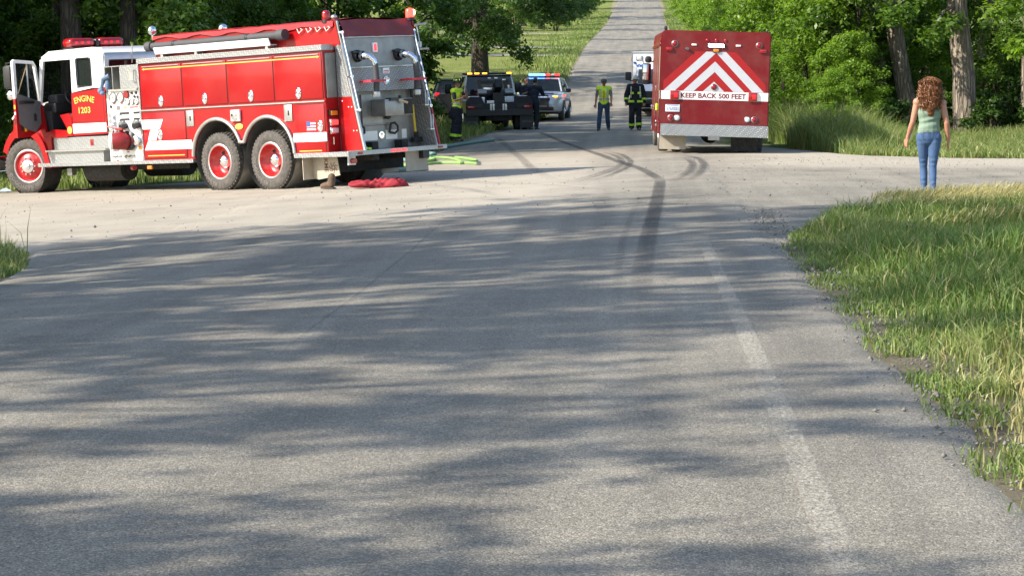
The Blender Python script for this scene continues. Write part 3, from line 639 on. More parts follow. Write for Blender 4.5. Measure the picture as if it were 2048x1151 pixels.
def make_bush(name, seed, H, Rr, n, per, leaf, lm, bark, stems=7):
    r = random.Random(seed); root = empty(name); mb = MB(); C = []; CR = []
    for k in range(stems):
        a = k*2.4+r.uniform(-.4, .4); e = Vector((math.cos(a)*Rr*.55*r.uniform(.3, 1), math.sin(a)*Rr*.55*r.uniform(.3, 1), H*r.uniform(.5, .85)))
        mb.tube([(math.cos(a)*.15, math.sin(a)*.15, -.2), e*.5+Vector((0, 0, .1)), e], [.05, .035, .012], 5)
    for k in range(n):
        t = r.random()**.8; z = H*(.08+.9*t); w = Rr*(math.sin(math.pi*(.25+.72*t))**.7)*math.sqrt(r.random()); a = r.uniform(0, 6.283)
        C.append((math.cos(a)*w, math.sin(a)*w, z+.25*r.uniform(-1, 1))); CR.append(r.uniform(.3, .62)*(.55+H/9))
    mb.build('stem', bark, root, 60); V, Q = leaf_cloud(np.array(C), np.array(CR), per, leaf, seed=seed, flat=.7, shell=.35); np_mesh('foliage', V, Q, lm, parent=root)
    return root
def place(proto, used, x, y, s=1., rz=0., label=None, cat='tree', group=None, sz=None, name=None):
    o = copy_tree(proto) if used.get(proto.name) else proto; used[proto.name if proto.name in used else o.name] = 1
    used[proto.name] = 1
    o.location = (x, y, Tz(x, y)-.05); o.rotation_euler = (0, 0, rz); o.scale = (s, s, sz or s); tag(o, label, cat, group)
    if not group and 'group' in o: del o['group']
    if name: o.name = name
    return o
U = {}
tA = make_tree('shade_tree', 3, 15.5, .32, 4.2, 4.6, 17, 30, .15, M['leafA'], M['bark_d'], sub=4, crad=(.6, 1.15))
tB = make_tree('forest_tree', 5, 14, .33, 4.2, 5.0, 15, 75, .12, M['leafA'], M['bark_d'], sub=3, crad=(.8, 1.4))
# trees on the left of the near road, whose crowns shade it
for i, (x, y, s, rz) in enumerate([(-10.8, 16.2, 1.0, .3), (-12.5, 10.2, 1.05, 2.2), (-14.5, 20.6, .95, 4.0), (-18, 15, 1.1, 1.2), (-9.2, 2.8, .55, 5.1), (-21, 8, 1.1, 3.1), (-13.6, 4.6, .88, 1.9)]):
    place(tA, U, x, y, s, rz, 'leafy roadside tree whose shadow falls across the near road', 'tree', 'roadside trees left of the near road')
def inframe_rows(seed, n, x0, x1, y0, y1, mind, avoid=None):
    r = random.Random(seed); P = []
    for _ in range(4000):
        x, y = r.uniform(x0, x1), r.uniform(y0, y1)
        if all((x-a)**2+(y-b)**2 > mind**2 for a, b in P) and not (avoid and avoid(x, y)): P.append((x, y))
        if len(P) >= n: break
    return P
rr = random.Random(11)
for x, y in inframe_rows(2, 20, -34, -8.5, 53, 92, 4.6):
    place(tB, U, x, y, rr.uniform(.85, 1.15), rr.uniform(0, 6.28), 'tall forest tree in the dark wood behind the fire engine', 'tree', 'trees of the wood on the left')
for x, y in inframe_rows(4, 18, 11, 36, 64, 104, 4.8):
    place(tB, U, x, y, rr.uniform(.85, 1.15), rr.uniform(0, 6.28), 'tall forest tree in the shaded wood on the right', 'tree', 'trees of the wood on the right')
for x, y in [(-40, 50), (-47, 55), (-44, 66), (-22, 51.5), (-30, 49.5), (-26, 55), (-35, 55), (-18.5, 55)]:
    place(tB, U, x, y, 1.1, rr.uniform(0, 6.28), 'tall tree at the far left end of the wood', 'tree', 'trees beyond the left of the wood')
# the trunks that show
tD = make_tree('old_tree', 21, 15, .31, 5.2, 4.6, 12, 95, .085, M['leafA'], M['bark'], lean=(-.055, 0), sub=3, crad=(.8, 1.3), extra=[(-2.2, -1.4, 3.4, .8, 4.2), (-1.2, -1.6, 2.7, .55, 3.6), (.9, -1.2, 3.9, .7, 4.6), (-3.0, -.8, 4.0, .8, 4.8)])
place(tD, U, 11.25, 61.2, 1, 0, 'broad grey trunk sunlit on its left, right of the woman', 'tree')
tE = make_tree('leaning_tree', 22, 14, .25, 5.4, 4.4, 11, 95, .085, M['leafA'], M['bark'], lean=(-.20, .02), sub=3, crad=(.8, 1.3))
place(tE, U, 10.35, 63.5, 1, 0, 'tree leaning left just behind the woman, its dark trunk bare', 'tree')
tF = make_tree('upright_tree', 23, 14, .21, 4.8, 4.4, 11, 95, .085, M['leafA'], M['bark'], lean=(-.06, .0), sub=3, crad=(.8, 1.3), extra=[(-1.4, -1.0, 3.6, .7, 4.2), (1.0, -1.2, 4.2, .7, 4.6)])
place(tF, U, 9.35, 64.5, 1, 0, 'slim grey trunk left of the leaning tree, sunlit at the top', 'tree')
for x, y, s_, rz, w_ in [(10.15, 66.5, .62, .5, 'left'), (12.1, 65.2, .7, 2.6, 'right')]: place(tF, U, x, y, s_, rz, 'slender pale trunk among the dark trees behind the woman, %s of two' % w_, 'tree')
tG = make_tree('edge_tree', 24, 14, .27, 4.9, 4.4, 11, 95, .085, M['leafC'], M['bark'], lean=(.0, .0), sub=3, crad=(.8, 1.3), extra=[(-1.3, -1.6, 3.3, .75, 4.0), (-.6, -1.8, 2.2, .6, 3.2), (.8, -1.3, 3.7, .7, 4.2), (-1.9, -1.2, 4.0, .7, 4.8)])
place(tG, U, 12.9, 60.5, 1, 0, 'dark trunk at the right edge with bright low branches', 'tree')
for (x, y, s, nm) in [(-11.6, 57.6, .98, 'left'), (-10.3, 58.4, .86, 'right')]:
    o = place(tB, U, x, y, s, 1.0, 'thick dark trunk behind the red lightbar of the engine, %s of two' % nm, 'tree')
# maple on the lawn
mp = make_tree('maple_tree', 31, 15, .48, 2.9, 6.2, 30, 120, .11, M['leafB'], M['bark_d'], sub=7, crad=(.7, 1.2), droop=.34, top='dome')
place(mp, U, -5.6, 122, 1, .6, 'big maple with low drooping crown on the lawn behind the tow truck', 'tree')
sT = make_tree('young_tree', 33, 6.5, .10, .7, 2.1, 16, 55, .10, M['leafA'], M['bark_d'], sub=4, crad=(.4, .75), droop=.1)
place(sT, U, -4.7, 75, 1, .4, 'young leafy tree at the road edge behind the rear of the engine', 'tree')
place(sT, U, -6.2, 68, .9, 2.4, 'young leafy tree just behind the tail of the fire engine', 'tree')
place(sT, U, 8.6, 63, .8, 3.1, 'slim sapling among the bright shrubs right of the rescue truck', 'tree')
# shrubs
bA = make_bush('bright_shrub', 41, 4.6, 1.9, 110, 170, .058, M['leafC'], M['bark_d'])
bB = make_bush('dark_shrub', 42, 3.4, 1.7, 85, 150, .06, M['leafA'], M['bark_d'])
bC = make_bush('broadleaf_shrub', 43, 1.7, 1.1, 40, 90, .075, M['leafD'], M['bark_d'])
for x, y, s, rz in [(7.4, 63.5, .95, 0), (8.9, 66, 1.05, 1), (7.2, 69, 1.1, 2), (9.2, 71.5, 1.2, 3), (7.6, 76, 1.25, 4), (10.6, 68, 1.0, 5), (8.0, 60.3, .62, 1.4), (11.8, 73, 1.1, 2.7), (6.9, 83, 1.1, 3.3), (8.6, 90, 1.3, .8), (7.6, 58.6, .42, 3.7)]:
    place(bA, U, x, y, s, rz, 'bright green shrub at the wood edge right of the rescue truck', 'shrub', 'bright shrubs right of the rescue truck')
for x, y in inframe_rows(9, 16, 9.5, 24, 63, 84, 2.2):
    place(bB, U, x, y, rr.uniform(.6, 1.0), rr.uniform(0, 6.28), 'dark shrub in the shade of the wood behind the woman', 'shrub', 'undergrowth of the wood on the right')
for x, y in inframe_rows(10, 8, 9.3, 16, 59.5, 63, 1.3):
    place(bC, U, x, y, rr.uniform(.6, 1.0), rr.uniform(0, 6.28), 'low broad-leaved plant at the foot of the right hand trees', 'shrub', 'low plants at the foot of the right trees')
for x, y in inframe_rows(12, 26, -22, -5.5, 54, 80, 2.3, lambda x, y: y < 60.5 and -13.2 < x < -9.2):
    place(bB, U, x, y, rr.uniform(.7, 1.35), rr.uniform(0, 6.28), 'dark leafy shrub in the wood behind the fire engine', 'shrub', 'undergrowth behind the fire engine')
for x, y in inframe_rows(15, 24, -36, -9, 76, 97, 2.6):
    place(bB, U, x, y, rr.uniform(1.2, 1.7), rr.uniform(0, 6.28), 'tall dark thicket shrub deep in the wood behind the fire engine', 'shrub', 'thicket deep in the left wood')
for x, y in inframe_rows(16, 14, -17, -7.5, 61.5, 75, 1.9):
    place(bB, U, x, y, rr.uniform(.9, 1.3), rr.uniform(0, 6.28), 'leafy shrub in the middle of the wood behind the fire engine', 'shrub', 'shrubs in the middle of the left wood')
for x, y in [(-5.6, 71.5), (-4.6, 66.5), (-5.2, 63), (-7.4, 60), (-9.5, 57.5)]:
    place(bC, U, x, y, rr.uniform(.6, .9), rr.uniform(0, 6.28), 'low weedy plant on the verge between engine and tow truck', 'shrub', 'low plants left of the tow truck')
# hill: trees and shrubs beside the climbing road
for x, y, s in [(-12, 188, 1.0), (-16, 150, 1.0), (-10, 262, 1.1), (-18, 232, 1.2), (-11, 300, 1.1), (-20, 290, 1.3), (-9, 345, 1.2), (-30, 200, 1.3), (-28, 160, 1.2), (-14, 385, 1.3), (-7, 420, 1.3), (-30, 330, 1.5), (-25, 120, 1.1), (-18, 108, 1.0), (-34, 250, 1.4), (-40, 180, 1.4), (-26, 400, 1.5)]:
    place(tB, U, x, y, s, rr.uniform(0, 6.28), 'tree on the hillside left of the climbing road', 'tree', 'trees left of the hill road')
for x, y, s in [(9.8, 118, 1.0), (10.5, 150, 1.0), (11, 185, 1.1), (10.5, 230, 1.1), (12, 280, 1.2), (11, 330, 1.2), (11, 390, 1.3), (16, 130, 1.1), (18, 170, 1.2), (19, 230, 1.3), (20, 300, 1.4), (17, 105, 1.1), (24, 140, 1.2), (28, 200, 1.4), (22, 380, 1.5), (10, 450, 1.4)]:
    place(tB, U, x, y, s, rr.uniform(0, 6.28), 'tree on the hillside right of the climbing road', 'tree', 'trees right of the hill road')
for x, y, s in [(8.0, 106, 1.0), (8.3, 116, .9), (8.4, 127, 1.1), (8.2, 140, 1.0), (8.6, 155, 1.2), (8.4, 172, 1.1), (8.9, 192, 1.3), (8.8, 215, 1.2), (9.2, 245, 1.4), (9.4, 285, 1.5), (9.6, 330, 1.6), (9.8, 390, 1.7)]:
    place(bA, U, x, y, s, rr.uniform(0, 6.28), 'bright roadside shrub lining the right of the hill road', 'shrub', 'shrubs right of the hill road')
for x, y, s in [(-5.5, 236, 1.0), (-7.5, 246, 1.3), (-9.5, 238, 1.4), (-5.0, 262, 1.2), (-7, 280, 1.5), (-4.6, 300, 1.3), (-4.2, 330, 1.5), (-6, 352, 1.7), (-12, 250, 1.5), (-15, 262, 1.6), (-3.6, 390, 1.5), (-4.5, 430, 1.8), (-13, 205, 1.2), (-16, 212, 1.4), (-11, 106, .8), (-9.5, 112, .6)]:
    place(bB, U, x, y, s, rr.uniform(0, 6.28), 'dark rounded shrub on the hillside left of the climbing road', 'shrub', 'shrubs left of the hill road')
# ------------------------------------------------------------------ wheels
def tyre_profile(Rt, rim, w):
    h = w/2
    return [(rim, -h*.72), (rim+.03, -h*.86), ((Rt+rim)/2, -h), (Rt-.05, -h*.94), (Rt-.015, -h*.84), (Rt, -h*.7), (Rt, h*.7), (Rt-.015, h*.84), (Rt-.05, h*.94), ((Rt+rim)/2, h), (rim+.03, h*.86), (rim, h*.72)]
def wheel(parent, x, y, Rt, w, out, rim_m, hub='convex', steer=0., tread=True, words=None, rimr=None, dual=None, name='wheel', cz=None):
    """a wheel part with its tyre, rim, hub and tread as sub-parts; out=+1 faces left (+y)"""
    cz = Rt if cz is None else cz; rim = rimr or Rt*.575
    W = MB(); ax = Vector((0, out, 0)); o = Vector((0, 0, 0))
    W.lathe(tyre_profile(Rt, rim, w), o, ax, 40)
    wo = W.build(name, M['rubber'], parent, 50); wo.location = (x, y, cz); wo.rotation_euler = (0, 0, steer)
    r = MB(); h = w/2
    if hub == 'deep':
        r.lathe([(rim+.012, h*.70), (rim+.014, h*.88), (rim-.012, h*.90), (rim-.03, h*.6), (rim-.055, -h*.1), (rim-.10, -h*.35), (.12, -h*.42), (.11, -h*.42)], o, ax, 40)
        for k in range(5):
            a = k*1.2566+.5; p = Vector((math.cos(a)*rim*.62, -.0, math.sin(a)*rim*.62))+ax*(-h*.37)
        r.build('rim', rim_m, wo, 40)
        b = MB(); b.lathe([(.135, -h*.44), (.135, h*.1), (.11, h*.38), (.06, h*.52), (.001, h*.56)], o, ax, 24); b.build('hub_cap', M['chrome'], wo, 40)
        lip = MB(); lip.lathe([(rim-.004, h*.89), (rim+.014, h*.93), (rim+.03, h*.88)], o, ax, 40); lip.build('rim_lip', M['alu'], wo, 40)
        hh = MB()
        for k in range(2):
            a = (-1.9, 1.1)[k]; p = Vector((math.cos(a)*rim*.60, 0, math.sin(a)*rim*.60)); hh.cyl(p+ax*(-h*.36), p+ax*(-h*.33), .045, n=12)
        hh.build('hand_hole', M['under'], wo, 40)
    else:
        r.lathe([(rim+.012, h*.72), (rim+.014, h*.9), (rim-.012, h*.92), (rim-.03, h*.7), (rim*.86, h*.62), (rim*.62, h*.95), (rim*.4, h*1.05), (.001, h*1.05)], o, ax, 40); r.build('rim', rim_m, wo, 40)
        lip = MB(); lip.lathe([(rim-.004, h*.93), (rim+.014, h*.96), (rim+.03, h*.9)], o, ax, 40); lip.build('rim_lip', M['alu'], wo, 40)
        b = MB(); b.lathe([(rim*.42, h*1.04), (rim*.42, h*1.16), (rim*.34, h*1.2), (rim*.24, h*1.22), (rim*.22, h*1.5), (.001, h*1.56)], o, ax, 24)
        for k in range(10):
            a = k*.6283; p = Vector((math.cos(a)*rim*.52, 0, math.sin(a)*rim*.52)); b.cyl(p+ax*h*.95, p+ax*h*1.18, .022, .016, 8)
        b.build('hub_cap', M['chrome'], wo, 40)
    if tread:
        t = MB(); nb = 46
        for k in range(nb):
            a = 2*math.pi*k/nb
            for j, yy in enumerate((-h*.62, -h*.2, h*.2, h*.62)):
                aa = a+(.5 if j % 2 else 0)*2*math.pi/nb
                m = Matrix.Rotation(-aa, 4, 'Y') @ Matrix.Translation((Rt+.002, yy, 0)); t.M = m; t.box((0, 0, 0), (.022, h*.30, 2*math.pi*Rt/nb*.55), 0)
        t.M = None; t.build('tread', M['rubber'], wo, 0)
    if words:
        L = MB()
        for s, a0, hgt in words:
            v, f, sz = text_geo(s, .01); hw_ = hgt; sc = hw_/sz[1]; rad = (Rt+rim)/2+.0
            vs = []
            for p, q in v:
                th = a0-out*((p-sz[0]/2)*sc*1.15/rad)*(-1)*-1
                rr_ = rad-hw_/2+q*sc; vs.append((-math.cos(th)*rr_*out*-1, out*(h+.004), math.sin(th)*rr_))
            L.add(vs, f)
        L.build('sidewall_lettering', M['letter'], wo, 0)
    if dual:
        d = MB(); d.lathe(tyre_profile(Rt, rim, w), Vector((0, -out*dual, 0)), ax, 32); d.build('inner_tyre', M['rubber'], wo, 50)
    return wo
def rounded(x0, z0, x1, z1, r, n=4):
    P = []
    for cx, cz, a0 in ((x1-r, z0+r, -90), (x1-r, z1-r, 0), (x0+r, z1-r, 90), (x0+r, z0+r, 180)):
        for k in range(n+1): a = R(a0+90*k/n); P.append((cx+r*math.cos(a), cz+r*math.sin(a)))
    return P
def arc(cx, cz, r, a0, a1, n=16): return [(cx+r*math.cos(R(a0+(a1-a0)*k/n)), cz+r*math.sin(R(a0+(a1-a0)*k/n))) for k in range(n+1)]

# ------------------------------------------------------------------ fire engine
E = empty('fire_engine', label='red and white fire engine 1203 with its driver door open', cat='fire engine')
EM = Matrix(((-.77135046, -.63407348, -.0544912), (.63503141, -.77248624, -.00034389), (-.04187565, -.03486888, .99851419))).to_4x4()
EM.translation = Vector((-3.26745, 42.48988, -.345)); E.matrix_world = EM
HX1, FXW = 1.42, 7.56                                  # second rear axle, front axle
wd = [('GOODYEAR', R(-35), .075), ('G622 RSD', R(150), .06)]
for x in (0, HX1):
    wheel(E, x, 1.08, .53, .28, 1, M['wheel_red'], 'deep', words=wd, dual=.33)
    wheel(E, x, -1.08, .53, .28, -1, M['wheel_red'], 'deep', tread=False, dual=.33)
wheel(E, FXW, 1.0, .545, .30, 1, M['wheel_red'], 'convex', steer=R(24), words=[('GOODYEAR', R(-60), .075)])
wheel(E, FXW, -1.0, .525, .30, -1, M['wheel_red'], 'convex', steer=R(24), tread=False)
# chassis
part('chassis', M['under'], E, ('span', (-1.9, -.45, .45), (8.2, -.30, .78)), ('span', (-1.9, .30, .45), (8.2, .45, .78)), ('cyl', (0, -.9, .53), (0, .9, .53), .09), ('cyl', (HX1, -.9, .53), (HX1, .9, .53), .09),
     ('cyl', (FXW, -.8, .5), (FXW, .8, .5), .07), ('span', (3.0, -.8, .40), (5.2, .62, .62)), ('cyl', (2.3, -.2, .45), (5.9, -.2, .45), .08), ('span', (5.6, -.5, .5), (8.1, .5, 1.1)), ('sphere', (0, 0, .53), (.25, .2, .24)), ('sphere', (HX1, 0, .53), (.25, .2, .24)))
each('fuel_tank', M['under'], E, ('cyl', (4.7, .75, .42), (5.9, .75, .42), .22, {'n': 20}), ('cyl', (4.7, -.75, .42), (5.9, -.75, .42), .22, {'n': 20}))
# body box with wheel arches cut in the lower side
ZB, ZM, ZT, BX0, BX1 = .60, 1.555, 2.44, -1.56, 3.60
ar = .66; zc = .62
low = [(BX0, ZB), (-.66, ZB)] + arc(0, zc, ar, 0, 90, 10)[::1][0:0]
low = [(BX1, ZB), (BX1, ZM), (BX0, ZM), (BX0, ZB), (-ar, ZB)] + arc(0, zc, ar+.02, 180, 22, 18) + arc(HX1, zc, ar+.02, 158, 0, 18) + [(HX1+ar, ZB)]
lower = MB()
for s in (1, -1): lower.prism(low, 'y', s*1.19, s*1.22)
lower.span((BX0, -1.19, ZB), (BX0+.03, 1.19, ZM)); lower.span((BX1-.03, -1.19, ZB), (BX1, 1.19, ZM))
body = lower.build('lower_body', M['red'], E, 30)
part('upper_body', M['red'], E, ('box', ((BX0+BX1)/2, 0, (ZM+ZT)/2), (BX1-BX0, 2.44, ZT-ZM), .018))
part('wheel_well', M['steel'], E, *[('lathe', [(ar+.015, 0), (ar+.015, .55)], (x, s*1.19, zc), (0, -s, 0), 40) for x in (0, HX1) for s in (1, -1)], ('span', (-.8, -.6, .7), (2.3, -.58, 1.4)), ('span', (-.8, .58, .7), (2.3, .6, 1.4)))
for s_ in (1, -1):
    for x, a0, a1 in ((0, 178, 22), (HX1, 158, 2)):
        part('fender_flare', M['alu'], E, ('tube', [(p[0], s_*1.235, p[1]) for p in arc(x, zc, ar+.045, a0, a1, 22)], .038, 8), smooth=50)
part('flare_link', M['alu'], E, ('tube', [(.63, 1.235, .88), (.80, 1.235, .88)], .03, 8))
# compartment doors
def cdoor(x0, x1, z0, z1, latch=None, lz=None, m='red', name='compartment_door'):
    d = part(name, M[m], E, ('box', ((x0+x1)/2, 1.223, (z0+z1)/2), (x1-x0, .02, z1-z0), .006))
    b = MB()
    for a, c, e, f in ((x0-.011, x0, z0, z1), (x1, x1+.011, z0, z1), (x0, x1, z0-.011, z0), (x0, x1, z1, z1+.008)): b.span((a, 1.2195, e), (c, 1.2225, f))
    b.build('door_gap', M['under'], d, 0)
    if latch is not None:
        l = MB(); l.M = Matrix.Translation((latch, 1.233, lz)) @ Matrix.Diagonal((.075, 1, .105, 1)); l.lathe([(1, 0), (1, .012), (.82, .02), (.74, .004), (.01, .004)], (0, 0, 0), (0, 1, 0), 20); l.M = None
        l.box((latch, 1.25, lz+.005), (.05, .012, .03), .004); l.build('latch', M['chrome'], d, 40)
    return d
for x0, x1, lx in ((2.345, 3.53, 2.98), (1.05, 2.30, 1.69), (-.24, 1.01, .39), (-1.53, -.285, -.90)): cdoor(x0, x1, 1.60, 2.40, lx, 1.71)
cdoor(2.31, 3.575, .63, 1.50, 3.07, 1.07); cdoor(-1.53, -.75, .63, 1.50, -1.42, 1.11)
part('mid_rail', M['alu'], E, ('span', (BX0, 1.221, 1.538), (BX1, 1.243, 1.562)))
each('drip_rail', M['alu'], E, *[('span', (x0+.05, 1.234, 2.372), (x1-.05, 1.25, 2.386)) for x0, x1 in ((2.345, 3.53), (1.05, 2.30), (-.24, 1.01), (-1.53, -.285))])
each('gold_stripe', M['gold'], E, ('span', (-1.46, 1.2342, 2.322), (3.46, 1.2352, 2.342)), ('span', (-1.42, 1.2342, .668), (-.83, 1.2352, .686)), ('span', (2.38, 1.2342, .672), (3.48, 1.2352, .69)),
     ('prism', [(-1.50, 2.332), (-1.43, 2.355), (-1.43, 2.309)], 'y', 1.2342, 1.2353), ('prism', [(3.50, 2.332), (3.43, 2.355), (3.43, 2.309)], 'y', 1.2342, 1.2353), smooth=0)
each('white_stripe', M['stripe'], E, ('prism', [(3.60, 1.37), (2.96, 1.37), (3.07, 1.19), (3.60, 1.19)], 'y', 1.2344, 1.2356), ('prism', [(3.36, 1.175), (3.11, 1.175), (3.20, .975), (3.45, .975)], 'y', 1.2344, 1.2356),
     ('prism', [(3.45, .96), (2.16, .96), (2.10, .79), (3.56, .79)], 'y', 1.2344, 1.2356), ('prism', [(-.70, 1.0), (-1.56, 1.0), (-1.56, .84), (-.68, .84)], 'y', 1.2344, 1.2356), ('span', (-1.5625, .96, .84), (-1.5605, 1.2356, 1.0)), smooth=0)
each('vent_plate', M['alu'], E, ('box', (2.165, 1.228, 1.36), (.21, .016, .30), .004), ('box', (-.585, 1.228, 1.37), (.21, .016, .30), .004))
each('vent_latch', M['black'], E, ('box', (2.15, 1.238, 1.36), (.035, .008, .09), .002), ('box', (-.60, 1.238, 1.37), (.035, .008, .09), .002))
part('side_lamp', M['clearlens'], E, ('box', (.83, 1.25, 1.37), (.26, .06, .22), .025)); part('lamp_bezel', M['chrome'], E, ('lathe', [(.09, .0), (.09, .012), (.07, .015), (.001, .02)], (.83, 1.28, 1.37), (0, 1, 0), 20))
bd = MB(); bd.M = Matrix.Translation((.78, 1.222, 1.165)) @ Matrix.Diagonal((.11, 1, .055, 1)); bd.lathe([(1, 0), (1, .01), (.85, .014), (.001, .014)], (0, 0, 0), (0, 1, 0), 24); bd.build('builder_badge', M['gold'], E, 40)
flg = MB()
for k in range(7): flg.cur = 0 if k % 2 == 0 else 1; flg.quad((-1.30, 1.2362, 1.02+k*.026), (-1.06, 1.2362, 1.02+k*.026), (-1.06, 1.2362, 1.046+k*.026), (-1.30, 1.2362, 1.046+k*.026))
flg.cur = 2; flg.quad((-1.06, 1.2368, 1.105), (-1.165, 1.2368, 1.105), (-1.165, 1.2368, 1.202), (-1.06, 1.2368, 1.202)); flg.build('flag_decal', [M['flagred'], M['stripe'], M['flagblue']], E, 0)
each('rub_rail', M['plate'], E, ('span', (2.12, -1.26, .53), (7.0, 1.26, .598)), ('span', (-2.12, 1.0, .56), (-.70, 1.26, .64)), ('span', (-1.56, -1.26, .56), (-.70, -1.0, .64)))
each('body_top_trim', M['plate'], E, ('span', (BX0-.03, .98, ZT+.002), (BX1+.02, 1.26, 2.54)), ('span', (BX0-.03, -1.26, ZT+.002), (BX1+.02, -.98, 2.54)))
part('top_deck', M['plate'], E, ('span', (BX0, -.98, ZT+.002), (BX1, .98, 2.5)))
# hose bed
part('hose_bed', M['red'], E, ('span', (-1.62, .89, 2.5), (3.42, .93, 2.93)), ('span', (-1.62, -.93, 2.5), (3.42, -.89, 2.93)), ('span', (3.38, -.89, 2.5), (3.42, .89, 2.93)))
cv = MB(); nx, ny = 26, 9; vs = []
r_ = random.Random(4)
for i in range(nx):
    for j in range(ny):
        x = -1.60+5.06*i/(nx-1); y = -.95+1.90*j/(ny-1); vs.append((x, y, 2.955+.05*math.sin(math.pi*j/(ny-1))+.012*r_.uniform(-1, 1)))
cv.add(vs, [[i*ny+j, (i+1)*ny+j, (i+1)*ny+j+1, i*ny+j+1] for i in range(nx-1) for j in range(ny-1)])
vs = []
for i in range(nx):
    x = -1.60+5.06*i/(nx-1); d = .10+.03*math.sin(i*1.3)-.05*(i/(nx-1)); vs += [(x, .95, 2.953), (x, .963, 2.953-d)]
cv.add(vs, [[2*i, 2*i+2, 2*i+3, 2*i+1] for i in range(nx-1)]); cv.build('hose_bed_cover', M['redtarp'], E, 60)
for k in range(4):
    x = -.72-.24*k; part('lashing_cord', M['rope'], E, ('tube', [(x+.05, .97, 2.86), (x, .975, 2.78), (x-.10, .972, 2.84), (x-.05, .975, 2.86)], .009, 5))
# suction hose and its trough
part('suction_hose', M['hosegrey'], E, ('tube', [(3.35, 1.07, 2.76), (2, 1.07, 2.765), (.5, 1.07, 2.77), (-.32, 1.07, 2.775)], .072, 14), ('cyl', (-.28, 1.07, 2.775), (-.46, 1.07, 2.778), .10, {'n': 18}), ('cyl', (3.33, 1.07, 2.76), (3.48, 1.07, 2.76), .095, {'n': 18}))
each('hose_strap', M['black'], E, ('lathe', [(.08, -.03), (.085, 0), (.08, .03)], (2.65, 1.07, 2.763), (1, 0, 0), 16), ('lathe', [(.08, -.03), (.085, 0), (.08, .03)], (.55, 1.07, 2.77), (1, 0, 0), 16))
part('hose_trough', M['white'], E, ('prism', [(.96, 2.60), (1.12, 2.60), (1.17, 2.72), (1.155, 2.73), (1.10, 2.62), (.96, 2.62)], 'x', -.10, 3.2))
each('trough_bracket', M['alu'], E, *[('span', (x, .93, 2.541), (x+.07, 1.1, 2.60)) for x in (.0, 2.0, 3.0)])
# roof lamps
part('spot_lamp', M['chrome'], E, ('sphere', (3.55, .88, 3.07), (.09, .085, .095)), ('cyl', (3.55, .88, 2.9), (3.55, .88, 3.0), .02)); part('spot_lamp', M['chrome'], E, ('sphere', (3.5, -.85, 3.08), (.11, .09, .09)), ('cyl', (3.5, -.85, 2.9), (3.5, -.85, 3.0), .02))
def beacon(x, y, m): 
    b = part('beacon', M['black'], E, ('cyl', (x, y, 2.93), (x, y, 2.985), .085, .08)); t = MB(); t.lathe([(.075, .0), (.078, .08), (.072, .13), (.05, .155), (.001, .165)], (x, y, 2.986), (0, 0, 1), 20); t.build('beacon_dome', M[m], b, 50); return b
beacon(-1.38, .90, 'redlens'); beacon(-1.66, -.92, 'beacon_hot')
part('beacon_reflector', M['redhot'], E, ('sphere', (-1.66, -.995, 3.07), (.06, .045, .06))); part('work_light', M['alu'], E, ('sphere', (-1.52, .84, 3.02), (.06, .06, .045)), ('cyl', (-1.52, .84, 2.93), (-1.52, .84, 3.0), .015))
# rear: fins, walls, cabinets
def finx(z): return -1.66-(2.95-z)*.235
for s in (1, -1):
    part('rear_fin', M['alu' if s > 0 else 'plate_d'], E, ('prism', [(-1.58, .645), (-1.58, 2.95), (finx(2.95), 2.95), (finx(.645), .645)], 'y', s*.88, s*.92))
    o1 = s*.922
    part('fin_panel', M['red'], E, ('prism', [(-1.60, .65), (-1.60, 1.60), (finx(1.60)+.05, 1.60), (finx(.65)+.05, .65)], 'y', s*.921, s*.928))
    part('fin_tread_panel', M['plate'], E, ('prism', [(-1.60, 1.603), (-1.60, 2.52), (finx(2.52)+.045, 2.52), (finx(1.603)+.045, 1.603)], 'y', s*.921, s*.93))
    part('fin_top', M['red'], E, ('prism', [(-1.60, 2.523), (-1.60, 2.96), (finx(2.96)+.03, 2.96), (finx(2.523)+.03, 2.523)], 'y', s*.921, s*.935))
    each('corner_panel', M['red'], E, ('span', (-1.575, s*.93, .645), (-1.5605, s*1.215, 1.6)), ('span', (-1.575, s*.985, 2.40), (-1.5605, s*1.215, 2.44)))
    part('corner_tread_panel', M['steel'], E, ('span', (-1.585, s*.935, 1.603), (-1.5605, s*1.17, 2.39)))
    for k, (zz, mm, frame_m) in enumerate(((1.33, 'amberlens', 'black'), (1.165, 'redlit', 'chrome'), (1.02, 'clearlens', 'chrome'))):
        b = part('tail_lamp', M[frame_m], E, ('box', (-1.59, s*1.06, zz), (.03, .21, .125), .01)); part('lens', M[mm], b, ('box', (-1.606, s*1.06, zz), (.03, .16, .085), .012))
    part('grab_handle', M['chrome'], E, ('tube', [(-1.575, s*1.13, .90), (-1.63, s*1.13, .90), (-1.63, s*1.13, .78), (-1.575, s*1.13, .78)], .012, 8))
    part('grab_rail', M['chrome'], E, ('tube', [(finx(2.75)-.06, s*.90, 2.75), (finx(1.34)-.06, s*.90, 1.34)], .018, 8), *[('cyl', (finx(z)+.03, s*.90, z), (finx(z)-.07, s*.90, z), .028, {'n': 10}) for z in (2.74, 1.95, 1.36)])
each('fin_bolt', M['stripe'], E, *[('cyl', (finx(z)+.09+dx, .928, z), (finx(z)+.09+dx, .934, z), .012, {'n': 8}) for z in (1.42, 1.0) for dx in (0, .08)], ('cyl', (-1.70, .928, 1.53), (-1.70, .934, 1.53), .012, {'n': 8}))
part('rear_upper_panel', M['rear_metal'], E, ('prism', [(-1.58, 2.10), (-1.58, 2.65), (-1.76, 2.65), (-1.80, 2.10)], 'y', -.878, .878))
part('rear_cabinet', M['plate_d'], E, ('prism', [(-1.58, 1.68), (-1.58, 2.098), (-1.86, 2.098), (-1.90, 1.68)], 'y', -.872, .872))
